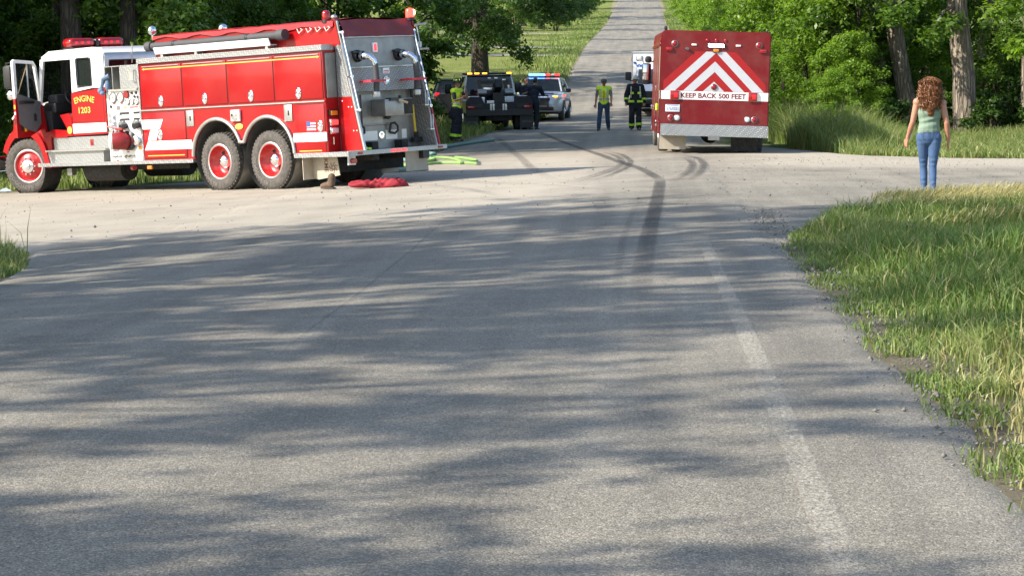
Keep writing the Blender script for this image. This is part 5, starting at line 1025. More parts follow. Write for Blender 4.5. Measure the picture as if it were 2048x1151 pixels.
for y in (1.02, -1.02): part('corner_lamp', M['redlens'], RT, ('box', (-.02, y, 2.25), (.05, .15, .085), .012))
for y in (.20, .0, -.20): part('clearance_lamp', M['redlens'], RT, ('sphere', (-.008, y, 2.46), (.02, .035, .035)))
part('reversing_camera', M['steel'], RT, ('cyl', (-.01, .64, 2.265), (-.07, .62, 2.265), .03)); part('scene_lamp', M['gauge'], RT, ('box', (-.015, .48, 2.355), (.025, .11, .04), .008)); part('scene_lamp', M['gauge'], RT, ('box', (-.015, -.48, 2.355), (.025, .11, .04), .008))
b = part('flood_light', M['black'], RT, ('box', (-.02, 0, 2.345), (.04, .40, .09), .015)); part('flood_lens', M['whitelit'], b, ('box', (-.042, 0, 2.345), (.012, .34, .065), .005)); b = part('amber_lamp', M['black'], RT, ('box', (-.02, 0, 2.24), (.04, .15, .085), .012)); part('amber_lens', M['amberlens'], b, ('box', (-.042, 0, 2.24), (.012, .12, .06), .005))
pl = part('licence_plate', M['platewhite'], RT, ('box', (-.016, .905, .97), (.012, .31, .155), .004)); text('plate_number', '076X031', M['platetext'], pl, (-.0235, 1.03, .925), (0, -1, 0), (0, 0, 1), .25, .075, .01); part('plate_band', M['plateblue'], pl, ('span', (-.0232, .78, 1.022), (-.0222, 1.03, 1.04)))
part('rear_bumper', M['plate'], RT, ('span', (-.22, -1.17, .38), (-.008, 1.16, .63)), smooth=0); part('tow_hitch', M['steel'], RT, ('span', (-.26, -.12, .30), (-.05, .12, .40)))
for y0, y1 in ((.58, 1.16), (-1.0, -.40)): part('mud_flap', M['tan'] if y0 > 0 else M['under'], RT, ('span', (.18, y0, .07), (.20, y1, .40)))
part('under_frame', M['under'], RT, ('span', (.0, -.5, .38), (6.3, -.38, .62)), ('span', (.0, .38, .38), (6.3, .5, .62)), ('span', (.4, -.9, .42), (4.2, .9, .615)), ('cyl', (1.18, -.9, .44), (1.18, .9, .44), .08), ('sphere', (1.18, 0, .42), (.25, .22, .22)))
part('roof_lamp', M['black'], RT, ('box', (.10, 1.10, 2.70), (.08, .07, .09), .02)); part('roof_lamp', M['black'], RT, ('box', (.3, -1.12, 2.68), (.08, .05, .05), .01))
for x0, x1 in ((.12, .95), (1.0, 1.95), (2.0, 3.05), (3.1, 4.2)):
    d = part('compartment_door', rm, RT, ('box', ((x0+x1)/2, 1.197, 1.55 if x0 != 1.0 else 1.75), (x1-x0, .012, 1.75 if x0 != 1.0 else 1.35), .004)); part('door_trim', M['chrome'], d, ('span', (x0+.02, 1.204, .75 if x0 != 1.0 else 1.1), (x0+.05, 1.215, 2.38)))
    part('door_handle', M['chrome'], d, ('box', (x1-.12, 1.215, .95 if x0 != 1.0 else 1.4), (.06, .03, .10), .01))
each('roof_edge_lamp', M['redlens'], RT, ('box', (.18, 1.20, 2.45), (.14, .03, .09), .01), ('box', (3.9, 1.20, 2.45), (.14, .03, .09), .01)); part('awning_rail', rm, RT, ('span', (.08, 1.19, 2.30), (LB, 1.225, 2.36)))
for s in (1, -1): wheel(RT, 1.18, s*1.04, .44, .24, s, M['alu'], 'deep', tread=False, dual=.30)
for s in (1, -1): wheel(RT, 5.55, s*.98, .44, .24, s, M['alu'], 'convex', tread=False)
cb = MB(); cb.prism([(LB+.05, .55), (LB+.05, 2.1), (LB+.3, 2.2), (5.35, 2.18), (5.95, 1.55), (6.7, 1.42), (6.9, 1.3), (6.9, .55)], 'y', -.98, .98); cb.build('cab', rm, RT, 35)
each('cab_window', M['glass_d'], RT, ('prism', [(LB+.2, 1.5), (LB+.25, 2.05), (5.3, 2.05), (5.8, 1.5)], 'y', .981, .99), ('prism', [(LB+.2, 1.5), (LB+.25, 2.05), (5.3, 2.05), (5.8, 1.5)], 'y', -.99, -.981))
mi = part('wing_mirror', M['black'], RT, ('box', (4.75, 1.34, 1.72), (.12, .22, .50), .04), ('box', (4.75, 1.30, 2.06), (.10, .16, .16), .05), ('tube', [(4.75, .98, 2.0), (4.75, 1.25, 2.02)], .02, 6), ('tube', [(4.75, .98, 1.5), (4.75, 1.25, 1.5)], .02, 6)); part('mirror_glass', M['chrome'], mi, ('box', (4.685, 1.34, 1.76), (.008, .18, .36), .003))
part('reflective_pad', M['lime'], RT, ('box', (.7, 1.225, .98), (.12, .05, .16), .02)); part('side_chrome', M['chrome'], RT, ('box', (1.18, 1.215, .62), (.16, .04, .14), .03)); part('front_bumper', M['chrome'], RT, ('box', (6.98, 0, .62), (.16, 2.2, .3), .03))

# ------------------------------------------------------------------ ambulance
A = empty('ambulance', label='white ambulance facing the camera, half hidden behind the rescue truck', cat='ambulance')
A.matrix_world = Matrix.Translation((3.62, 101.5, Tz(3.62, 101)-.02)) @ Matrix.Rotation(R(-91.5), 4, 'Z') @ Matrix.Rotation(R(-1.5), 4, 'Y')
# local x forward (towards the camera); module front wall at x=0
part('module', M['white'], A, ('box', (-2.1, 0, 1.72), (4.2, 2.40, 2.12), .05)); each('roof_trim', M['alu'], A, ('span', (-.02, -1.2, 2.70), (.012, 1.2, 2.76)), ('span', (.0, -1.205, .72), (.012, -1.16, 2.7)), ('span', (.0, 1.16, .72), (.012, 1.205, 2.7)))
each('red_band', M['flagred'], A, ('span', (.001, -1.16, 1.30), (.006, 1.16, 1.52)), ('span', (-4.1, -1.204, 1.30), (-.06, -1.2012, 1.52)), ('span', (-4.1, 1.2012, 1.30), (-.06, 1.204, 1.52)))
for y in (.88, -.88):
    for z in (2.50, 1.83): q = part('warning_lamp', M['chrome'], A, ('box', (.02, y, z), (.03, .28, .22), .02)); part('lens', M['clearlens'], q, ('box', (.035, y, z), (.02, .22, .16), .01))
    st_ = MB()
    for k in range(3):
        a = k*math.pi/3; st_.M = Matrix.Translation((.006, y, 2.12)) @ Matrix.Rotation(a, 4, 'X'); st_.box((0, 0, 0), (.004+.001*k, .085, .27), 0)
    st_.M = None; so_ = st_.build('star_of_life', M['starblue'], A, 0); part('star_staff', M['platewhite'], so_, ('span', (.009, y-.008, 2.02), (.0105, y+.008, 2.22)))
    part('blue_lamp', M['bluelit' if y > 99 else 'starblue'], A, ('box', (.02, y*1.22, 2.30), (.04, .10, .10), .02)); part('bolt_lamp', M['steel'], A, ('sphere', (.01, y*.82, 2.34), (.02, .03, .03)))
part('warning_lamp', M['chrome'], A, ('box', (.02, 0, 2.55), (.03, .5, .16), .02)); each('side_lamp', M['redlens'], A, ('box', (-.25, 1.21, 2.45), (.3, .03, .18), .01), ('box', (-.25, -1.21, 2.45), (.3, .03, .18), .01))
cb = MB(); cb.prism([(.0, .55), (.0, 2.05), (.35, 2.1), (.75, 2.02), (1.55, 1.32), (2.25, 1.16), (2.4, 1.02), (2.4, .55)], 'y', -.98, .98); cb.build('cab', M['white'], A, 35)
part('windscreen', M['glass_d'], A, ('quad', (.80, -.88, 1.985), (.80, .88, 1.985), (1.53, .92, 1.345), (1.53, -.92, 1.345)), smooth=0).location = (.012, 0, .012); part('grille', M['black'], A, ('span', (2.401, -.6, .72), (2.42, .6, 1.0))); part('front_bumper', M['black'], A, ('box', (2.48, 0, .55), (.2, 2.1, .22), .04))
for s in (1, -1):
    part('head_lamp', M['clearlens'], A, ('box', (2.40, s*.78, .88), (.06, .3, .2), .02)); q = part('wing_mirror', M['black'], A, ('box', (1.2, s*1.32, 1.68), (.14, .26, .36), .04), ('tube', [(1.2, s*.98, 1.45), (1.2, s*1.3, 1.5)], .025, 6)); 
    wheel(A, 1.75, s*.92, .40, .24, s, M['alu'], 'convex', tread=False); wheel(A, -2.6, s*1.0, .40, .24, s, M['alu'], 'deep', tread=False)
part('under_frame', M['under'], A, ('span', (-4.1, -1.0, .40), (2.3, 1.0, .68)))

# ------------------------------------------------------------------ sport utility vehicles
def suv(name, paint, label, loc, rz, pitch=0., police=False):
    S = empty(name, label=label, cat='car'); S.matrix_world = Matrix.Translation(loc) @ Matrix.Rotation(rz, 4, 'Z') @ Matrix.Rotation(pitch, 4, 'Y')
    # stations: x, half width, z bottom, z top (hood / belt)
    stn = [(2.50, .62, .42, .78), (2.44, .80, .36, .92), (2.25, .93, .32, 1.02), (1.9, .985, .30, 1.08), (1.2, 1.0, .30, 1.14), (.9, 1.0, .30, 1.18), (-.5, 1.0, .30, 1.20), (-1.9, .99, .32, 1.22), (-2.35, .95, .36, 1.22), (-2.48, .86, .42, 1.15)]
    b = MB(); prev = None; vs = []; n = 12
    for x, w, z0, z1 in stn:
        h = z1-z0; sec = [(-w*.86, z0), (w*.86, z0), (w*.97, z0+h*.12), (w, z0+h*.42), (w*.985, z0+h*.72), (w*.93, z1-h*.08), (w*.78, z1), (0, z1+.03), (-w*.78, z1), (-w*.93, z1-h*.08), (-w*.985, z0+h*.72), (-w, z0+h*.42), (-w*.97, z0+h*.12)]
        n = len(sec); vs += [(x, p[0], p[1]) for p in sec]
    fs = [[k*n+i, k*n+(i+1) % n, (k+1)*n+(i+1) % n, (k+1)*n+i] for k in range(len(stn)-1) for i in range(n)]+[list(range(n)), [(len(stn)-1)*n+i for i in range(n)][::-1]]
    b.add(vs, fs); b.build('body', paint, S, 40)
    # greenhouse
    lo = [(1.02, .84), (.2, .90), (-1.2, .90), (-2.30, .84)]; zlo = 1.17; hi = [(.28, .66), (-.1, .70), (-1.3, .70), (-2.02, .64)]; zhi = 1.70
    g = MB(); vs = []
    for (x, w), (x2, w2) in zip(lo, hi): vs += [(x, w, zlo), (x, -w, zlo), (x2, w2, zhi), (x2, -w2, zhi)]
    fs = [[0, 1, 3, 2], [13, 12, 14, 15]]+[[4*k, 4*k+4, 4*k+6, 4*k+2] for k in range(3)]+[[4*k+5, 4*k+1, 4*k+3, 4*k+7] for k in range(3)]+[[4*k+2, 4*k+6, 4*k+7, 4*k+3] for k in range(3)]
    g.add(vs, fs); g.build('glasshouse', M['glass_d'], S, 20)
    ro = MB(); ro.prism([(.34, 1.685), (.1, 1.735), (-.6, 1.765), (-1.6, 1.755), (-2.08, 1.70), (-2.02, 1.68)], 'y', -.69, .69); ro.build('roof', paint, S, 40)
    for s in (1, -1):
        each('pillar', paint, S, ('tube', [(1.03, s*.85, 1.16), (.30, s*.675, 1.70)], .035, 8), ('tube', [(-.35, s*.905, 1.18), (-.40, s*.70, 1.70)], .03, 8), ('tube', [(-2.28, s*.85, 1.18), (-2.02, s*.65, 1.70)], .06, 8), ('tube', [(.30, s*.68, 1.70), (-2.02, s*.65, 1.71)], .035, 8))
        hl = part('head_lamp', M['clearlens'], S, ('box', (2.27, s*.76, .92), (.22, .30, .14), .04, (0, 0, -s*.35)))
        part('turn_lamp', M['amberlit'] if police else M['amberlens'], S, ('box', (2.37, s*.70, .965), (.10, .22, .05), .02, (0, 0, -s*.35)))
        part('fog_lamp', M['clearlens'], S, ('sphere', (2.40, s*.68, .52), (.04, .07, .06)))
        part('tail_lamp', M['redsoft'], S, ('box', (-2.42, s*.80, 1.08), (.10, .18, .26), .03)); mi = part('wing_mirror', M['black'], S, ('box', (.72, s*1.10, 1.22), (.12, .22, .16), .05)); 
        for x in (1.52, -1.42):
            wheel(S, x, s*.885, .375, .235, s, M['black' if police else 'alu'], 'convex', tread=False, rimr=.235); part('arch_trim', M['black'], S, ('tube', [(p[0], s*(.995), p[1]) for p in arc(x, .39, .42, 175, 5, 14)], .03, 6))
    part('grille', M['black'], S, ('box', (2.47, 0, .80), (.06, 1.0, .20), .03)); part('lower_grille', M['black'], S, ('box', (2.47, 0, .47), (.08, 1.3, .16), .03)); part('under_tray', M['under'], S, ('span', (-2.3, -.8, .24), (2.3, .8, .36)))
    if police:
        part('push_bumper', M['black'], S, ('tube', [(2.56, -.42, .42), (2.58, -.42, 1.0), (2.58, .42, 1.0), (2.56, .42, .42)], .035, 8), ('span', (2.54, -.42, .60), (2.60, .42, .80))); part('hood_vent', M['black'], S, ('box', (1.35, -.1, 1.17), (.35, .5, .06), .02))
        each('side_stripe', M['plateblue'], S, ('span', (-1.2, 1.001, .78), (1.0, 1.006, .90)), ('span', (-1.2, -1.006, .78), (1.0, -1.001, .90)), ('box', (2.0, 0, 1.085), (.3, 1.2, .02), .008)); lb = part('lightbar', M['black'], S, ('box', (-.35, 0, 1.80), (.30, 1.30, .05), .02)); 
        for y0, y1, m in ((-.64, .02, 'bluelit'), (.06, .24, 'redlit'), (.30, .44, 'clearlens'), (.46, .64, 'redlit')): part('lightbar_lens', M[m], lb, ('box', (-.35, (y0+y1)/2, 1.875), (.26, y1-y0, .09), .03))
        part('fender_lamp', M['redlit'], S, ('box', (1.25, 1.0, 1.0), (.12, .03, .08), .01)); part('spot_lamp', M['black'], S, ('sphere', (.85, .92, 1.42), (.09, .09, .09)))
    return S
suv('police_car', M['silver'], 'silver police sport utility car with flashing blue and red light bar', (-1.25, 96.2, Tz(-1.25, 96)-.0), R(-93), R(-.6), True)
suv('dark_car', M['dark_suv'], 'dark car almost hidden behind the left of the tow truck', (-4.75, 93.5, Tz(-4.75, 93)), R(97))

# ------------------------------------------------------------------ tow truck
W_ = empty('tow_truck', label='black tow truck seen from behind with amber roof lights', cat='tow truck')
W_.matrix_world = Matrix.Translation((-2.08, 79.2, Tz(-2.1, 79.5)+.0)) @ Matrix.Rotation(R(100), 4, 'Z') @ Matrix.Rotation(R(-1.0), 4, 'X')
nv = M['navy']
dk = MB()
dk.prism([(-1.16, .62), (-1.16, 1.02), (-1.04, 1.16), (-.62, 1.16), (-.52, .94), (.52, .94), (.62, 1.16), (1.04, 1.16), (1.16, 1.02), (1.16, .62)], 'x', .0, 2.9); dk.build('bed', nv, W_, 30)
part('tail_board', M['black'], W_, ('span', (-.03, -1.15, .52), (.06, 1.15, .74)), ('span', (-.06, -1.0, .80), (-.002, -.60, .92)), ('span', (-.06, .60, .80), (-.002, 1.0, .92)))
each('fender_top', M['silver'], W_, ('box', (.5, .84, 1.175), (.9, .30, .03), .01), ('box', (.5, -.84, 1.175), (.9, .30, .03), .01)); each('tool_tray', M['platewhite'], W_, ('box', (.22, .66, 1.05), (.3, .34, .20), .02), ('box', (.22, -.36, 1.07), (.3, .32, .20), .02), ('box', (.10, .30, .98), (.2, .25, .10), .02))
part('tail_lamp', M['redlens'], W_, ('box', (-.04, .98, .80), (.06, .28, .12), .02)); part('tail_lamp', M['redlens'], W_, ('box', (-.04, -.98, .80), (.06, .28, .12), .02))
for y in (.30, .21, -.13, -.22): part('lift_bar', M['gauge'], W_, ('span', (-.09, y-.03, .70), (-.05, y+.03, .92)))
part('boom', M['black'], W_, ('box', (1.0, 0, 1.35), (1.9, .26, .3), .03, (0, .30, 0)), ('span', (1.7, -.55, 1.0), (1.95, -.42, 1.75)), ('span', (1.7, .42, 1.0), (1.95, .55, 1.75)), ('span', (1.72, -.55, 1.6), (1.92, .55, 1.72)), ('cyl', (1.3, -.3, 1.25), (1.3, .3, 1.25), .16), ('span', (.2, -.18, .95), (.5, .18, 1.3)))
each('winch_drum', M['steel'], W_, ('cyl', (1.1, .32, 1.3), (1.1, .62, 1.3), .13), ('cyl', (1.1, -.62, 1.3), (1.1, -.32, 1.3), .13)); part('tow_sling', M['gauge'], W_, ('box', (1.5, .2, 1.35), (.1, .34, .24), .02), ('cyl', (1.4, -.5, 1.1), (1.4, -.5, 1.55), .03)); each('work_lamp', M['clearlens'], W_, ('box', (1.70, .14, 1.80), (.04, .12, .05), .01), ('box', (1.70, -.10, 1.80), (.04, .12, .05), .01), ('box', (1.70, -.38, 1.74), (.04, .12, .05), .01))
lo = MB(); lo.prism([(3.0, .55), (3.0, 1.22), (5.5, 1.22), (6.6, 1.15), (6.75, 1.0), (6.75, .55)], 'y', -.95, .95); lo.build('cab_lower', nv, W_, 30)
gh = MB(); vs = [(3.02, .90, 1.22), (3.02, -.90, 1.22), (5.5, -.90, 1.22), (5.5, .90, 1.22), (3.12, .78, 1.86), (3.12, -.78, 1.86), (4.75, -.74, 1.86), (4.75, .74, 1.86)]; gh.add(vs, [[0, 1, 5, 4], [1, 2, 6, 5], [2, 3, 7, 6], [3, 0, 4, 7], [4, 5, 6, 7]]); gh.build('cab_glass', M['glass_d'], W_, 0)
part('cab_roof', M['navy'], W_, ('box', (3.95, 0, 1.885), (1.75, 1.60, .07), .03)); each('cab_pillar', M['silver'], W_, *[('tube', [(3.02, s*.91, 1.20), (3.10, s*.80, 1.87), (4.75, s*.76, 1.88), (5.5, s*.90, 1.22)], .035, 8) for s in (1, -1)])
lb = part('lightbar', M['black'], W_, ('box', (3.9, 0, 1.965), (.32, 1.75, .07), .03)); 
for y in (.62, .36, .08, -.80): part('amber_light', M['amberlit'], lb, ('box', (3.73, y, 1.975), (.03, .17, .05), .01))
for s in (1, -1):
    wheel(W_, .95, s*.98, .40, .23, s, M['alu'], 'deep', tread=False, dual=.27); wheel(W_, 5.75, s*.86, .40, .23, s, M['alu'], 'convex', tread=False); mi = part('wing_mirror', M['black'], W_, ('box', (5.0, s*1.28, 1.45), (.14, .26, .38), .05), ('tube', [(5.0, s*.9, 1.35), (5.0, s*1.2, 1.42)], .025, 6))
    mf = part('mud_flap', M['black'], W_, ('span', (.12, s*.72, .08), (.135, s*1.18, .55)), smooth=0); text('flap_lettering', 'CENTURY', M['letter'], mf, (.118, (1.12 if s > 0 else -.78), .26), (0, -1, 0), (0, 0, 1), .36, .08, .01)
part('under_frame', M['under'], W_, ('span', (.1, -.45, .34), (6.5, .45, .6)), ('cyl', (.95, -.9, .40), (.95, .9, .40), .08), ('sphere', (.95, 0, .36), (.22, .2, .18)))
HOSE = {'lime': [[-2.43, 51.9], [-2.15, 52.15], [-2.14, 54.72], [-2.34, 54.66], [-2.43, 56.21], [-1.83, 54.6], [-1.49, 52.52], [-1.17, 49.89], [-1.29, 49.45], [-1.09, 50.07], [-0.83, 50.0], [-1.04, 51.7], [-1.49, 54.05], [-1.73, 54.81]], 'teal': [[-2.45, 55.89], [-2.46, 57.96], [-2.83, 59.03], [-3.26, 59.76], [-3.02, 61.08], [-2.68, 62.67], [-2.21, 64.56], [-1.56, 66.56]], 'low': [[-2.92, 46.97], [-2.44, 46.86], [-2.03, 46.82], [-1.73, 46.95]], 'pale': [[-3.35, 55.43], [-2.96, 54.54], [-2.54, 53.55]], 'boot': [-2.72, 39.85], 'cloth': [-1.87, 39.45], 'blue': [-10.65, 47.67]}
# ------------------------------------------------------------------ people (local: facing -y, x to the viewer's right when facing the camera)
def hand_caps(wr, dirv, palm_n, thumb_side, L=.18, curl=.35, r=.0088):
    """palm, four unequal bent fingers and a thumb; dirv from wrist to finger tips"""
    d = Vector(dirv).normalized(); n = Vector(palm_n); n = (n-d*n.dot(d)).normalized(); s = d.cross(n).normalized()*thumb_side; wr = Vector(wr); C = []
    for k in range(4):
        o = (k-1.5)*.0205; base = wr+d*L*.50+s*o*-1; ln = L*(.50, .53, .50, .40)[k]*.5*2*.5
        C.append((wr+d*L*.08+s*o*-.6, .017, base, .0125))
        a = base+d*ln*.45+n*curl*ln*.12; b = a+(d+n*curl).normalized()*ln*.35; c = b+(d+n*curl*2.2).normalized()*ln*.3
        spread = s*(-(k-1.5))*.004
        C += [(base, r*1.1, a+spread, r), (a+spread, r, b+spread*1.6, r*.92), (b+spread*1.6, r*.92, c+spread*2, r*.8)]
    t0 = wr+d*L*.16+s*.026; t1 = t0+(d*.75+s*.75).normalized()*L*.22; t2 = t1+(d*.9+s*.25+n*.2).normalized()*L*.17
    C += [(wr+d*L*.1, .018, t0, .015), (t0, .0145, t1, .0115), (t1, .011, t2, .009)]
    return C
def person(name, label, loc, rz, H, sh, el, wr, hn, hip, kn, an, skin, wide=1., head_turn=0., vox=.011, tilt=0., palm=((0, -1, 0), (0, -1, 0)), foot=(0, 0), leg=1.):
    """arrays for (left-of-view, right-of-view); returns root and key points. Heights in metres."""
    P = empty(name, loc, rz, label, 'person'); V3 = Vector; C = []
    zs = sh[0][2]; hz = hip[0][2]; w = abs(sh[0][0]); cx = (sh[0][0]+sh[1][0])/2; cy = (sh[0][1]+sh[1][1])/2
    neck = V3((cx, cy, zs+.05)); hc = V3((cx, cy-.02+tilt, H-.125)); pel = V3(((hip[0][0]+hip[1][0])/2, (hip[0][1]+hip[1][1])/2, hz+.04)); X = (1, 0, 0)
    waist = pel.lerp(V3((cx, cy, zs)), .38)
    C += [(pel, .155*wide, waist, .125*wide, .68, X), (waist, .125*wide, V3((cx, cy, zs-.13)), .155*wide, .66, X), (V3((cx, cy, zs-.13)), .155*wide, V3((cx, cy, zs-.01)), .12*wide, .6, X), (V3((cx, cy, zs)), .06, neck+V3((0, 0, .05)), .052)]
    C += [(V3((cx, cy, zs)), .07, V3(sh[0]), .062*wide), (V3((cx, cy, zs)), .07, V3(sh[1]), .062*wide)]
    ht = Matrix.Rotation(head_turn, 3, 'Z')
    def hp(x, y, z): return hc+ht @ V3((x, y, z))
    C += [(hp(0, .01, .03), .079, hp(0, .0, .045), .079, 1.12, tuple(ht @ V3((1, 0, 0)))), (hp(0, -.02, -.01), .066, hp(0, -.035, -.075), .042, 1.1, tuple(ht @ V3((1, 0, 0)))), (neck, .05, hp(0, .005, -.03), .055)]
    C += [(hp(0, -.085, .01), .012, hp(0, -.108, -.022), .016), (hp(-.02, -.088, -.062), .012, hp(.02, -.088, -.062), .012), (hp(-.078, .01, .0), .014, hp(-.08, .012, -.03), .011), (hp(.078, .01, .0), .014, hp(.08, .012, -.03), .011), (hp(-.045, -.075, .032), .014, hp(.045, -.075, .032), .014)]
    for i in (0, 1):
        C += [(V3(sh[i]), .053*wide, V3(sh[i]).lerp(V3(el[i]), .45), .047*wide), (V3(sh[i]).lerp(V3(el[i]), .45), .047*wide, V3(el[i]), .038*wide), (V3(el[i]), .039*wide, V3(el[i]).lerp(V3(wr[i]), .35), .039*wide), (V3(el[i]).lerp(V3(wr[i]), .35), .039*wide, V3(wr[i]), .025)]
        C += hand_caps(wr[i], hn[i], palm[i], 1 if i == 0 else -1, .185)
        h_, k_, a_ = V3(hip[i]), V3(kn[i]), V3(an[i])
        C += [(h_, .088*wide*leg, h_.lerp(k_, .5), .072*wide*leg), (h_.lerp(k_, .5), .072*wide*leg, k_, .053*wide*leg), (k_, .053*wide*leg, k_.lerp(a_, .35), .052*wide*leg), (k_.lerp(a_, .35), .052*wide*leg, a_, .035*leg), (a_, .035, a_+V3((0, .03, -.04)), .035), (a_+V3((0, .02, -.045)), .03, a_+V3((foot[i], -.13, -.055)), .026)]
    body = remeshed('body', C, vox, skin, P, 2)
    ey = MB()
    for s in (-1, 1): ey.sphere(tuple(hp(s*.031, -.079, .012)), (.012, .008, .008), 8, 6)
    ey.build('eye', M['under'], P, 50)
    return P, dict(hc=hc, hp=hp, neck=neck, pel=pel, waist=waist, C=(cx, cy, zs), w=w, sh=[V3(p) for p in sh], el=[V3(p) for p in el], wr=[V3(p) for p in wr], hip=[V3(p) for p in hip], kn=[V3(p) for p in kn], an=[V3(p) for p in an], wide=wide)
def trousers(P, k, m, ex=.012, top=.10, vox=.012, flare=0., cuff=0.02, folds=.006, name='trousers', seat=1.):
    X = (1, 0, 0); w = k['wide']; C = [(k['pel']-Vector((0, 0, .02)), .158*w*seat+ex*.6, k['pel']+Vector((0, 0, top)), .142*w+ex*.6, .70, X)]
    for i in (0, 1):
        h, kn, a = k['hip'][i], k['kn'][i], k['an'][i]
        C += [(h, (.094*w+ex)*seat, h.lerp(kn, .5), .077*w+ex), (h.lerp(kn, .5), .077*w+ex, kn, .057*w+ex+flare*.3), (kn, .057*w+ex+flare*.3, kn.lerp(a, .4), .055*w+ex+flare*.6), (kn.lerp(a, .4), .055*w+ex+flare*.6, a+Vector((0, 0, cuff)), .040+ex+flare)]
    def crease(co):
        z = co[:, 2]; co = co.copy(); s = np.sin(z*58+6*co[:, 0]+2*np.sin(z*23))*folds*(np.exp(-((z-k['kn'][0].z)/.12)**2)+.8*np.exp(-((z-k['an'][0].z-.08)/.10)**2)+.35)
        co[:, 1] += s; co[:, 0] += s*.4; return co
    return remeshed(name, C, vox, m, P, 2, crease)
def jacket(P, k, m, ex=.015, sleeve=1.0, low=-.02, vox=.012, folds=.006, name='shirt', collar=True, hem=0., straps=True):
    X = (1, 0, 0); w = k['wide']; cx, cy, zs = k['C']; c = Vector((cx, cy, zs))
    C = [(k['pel']+Vector((0, 0, low)), .152*w+ex+hem, k['waist'], .130*w+ex, .70, X), (k['waist'], .130*w+ex, c-Vector((0, 0, .13)), .160*w+ex, .68, X)]
    if straps: C += [(c-Vector((0, 0, .13)), .160*w+ex, c-Vector((0, 0, .02)), .125*w+ex, .62, X), (c, .07+ex, k['sh'][0], .063*w+ex), (c, .07+ex, k['sh'][1], .063*w+ex)]
    else: C += [(c-Vector((0, 0, .13)), .150*w+ex, c-Vector((0, 0, .08)), .125*w+ex, .66, X)]
    if collar: C += [(c, .062+ex, k['neck'], .056+ex)]
    if sleeve > 0:
        for i in (0, 1):
            s, e, r = k['sh'][i], k['el'][i], k['wr'][i]; C.append((s, .056*w+ex, s.lerp(e, min(1, sleeve)), .046*w+ex))
            if sleeve > 1: C.append((e, .045*w+ex, e.lerp(r, sleeve-1), .034+ex))
    def crease(co):
        co = co.copy(); z = co[:, 2]; s = np.sin(z*46+9*co[:, 0]+2.2*np.sin(z*17+co[:, 0]*6))*folds; co[:, 1] += s; return co
    return remeshed(name, C, vox, m, P, 2, crease)
def band(P, name, m, pts, r, n=20, h=.05, flat=1., side=(1, 0, 0)):
    """hoop of tape round a limb or trunk at pts[0], axis pts[1]"""
    o = Vector(pts[0]); d = Vector(pts[1]).normalized(); u = Vector(side); u = (u-d*u.dot(d)).normalized(); w = d.cross(u); b = MB(); vs = []
    for t in (-h/2, h/2):
        for q in (r, r+.006):
            for i in range(n): a = 2*math.pi*i/n; vs.append(o+d*t+u*math.cos(a)*q+w*math.sin(a)*q*flat)
    N_ = n; fs = []
    for i in range(N_):
        j = (i+1) % N_; fs += [[N_+i, N_+j, 3*N_+j, 3*N_+i], [i, N_+i, 3*N_+i, 2*N_+i][:0] or [i, j, N_+j, N_+i], [2*N_+i, 2*N_+j, 3*N_+j, 3*N_+i]]
    b.add(vs, fs); return b.build(name, m, P, 50)
def shoes(P, k, m, foot=(0, 0), size=1., name='shoe', high=.0):
    for i in (0, 1):
        a = k['an'][i]; remeshed(name, [(a+Vector((0, .025, -.035+high)), .045*size+.006, a+Vector((0, .02, -.05)), .046*size), (a+Vector((0, .02, -.052)), .044*size, a+Vector((foot[i], -.15*size, -.060)), .036*size), (a+Vector((0, .045, -.055)), .04*size, a+Vector((0, -.0, -.055)), .042*size)], .012, m, P, 1, lambda co: np.stack([co[:, 0], co[:, 1], np.maximum(co[:, 2], a.z-.093)], 1))

# woman walking away
Wm, k = person('person', 'woman with long curly hair, sage tank top and jeans walking away', (6.40, 30.45, Tz(6.40, 30.45)-.01), R(180+2), 1.66,
    [(-.165, .01, 1.335), (.165, -.01, 1.35)], [(-.225, .05, 1.07), (.222, -.02, 1.08)], [(-.262, -.02, .83), (.272, -.12, .86)], [(-.10, -.3, -1), (.18, -.45, -1)], [(-.075, .02, .87), (.082, -.01, .875)], [(-.05, .03, .475), (.055, -.09, .48)], [(-.04, .13, .12), (.045, -.06, .09)], M['skin'], .97, leg=.78, vox=.0085, palm=((.8, -.3, 0), (-.8, -.3, 0)))
trousers(Wm, k, M['jeans'], -.002, .10, .009, seat=1.04, folds=.003, name='jeans'); jacket(Wm, k, M['top'], .010, 0, .05, .010, .006, 'tank_top', False, straps=False)
stp = MB()
for s in (-1, 1): stp.tube([(s*.10, .075, 1.25), (s*.105, .06, 1.36), (s*.10, 0, 1.40), (s*.09, -.07, 1.34), (s*.085, -.10, 1.24)], .014, 6)
stp.build('shoulder_strap', M['top'], Wm, 50); shoes(Wm, k, M['shoe'], name='shoe'); Wm.scale = (.97, .97, .965)
band(Wm, 'bracelet', M['bracelet'], (k['wr'][1]+Vector((-.01, .0, .02)), k['wr'][1]-k['el'][1]), .028, 16, .018)
for s in (-1, 1): part('pocket_seam', M['jeans_d'], Wm, ('tube', [(s*.03, .118, .965), (s*.115, .098, .955), (s*.115, .102, .875), (s*.075, .122, .855), (s*.035, .128, .88), (s*.03, .118, .965)], .0025, 5))
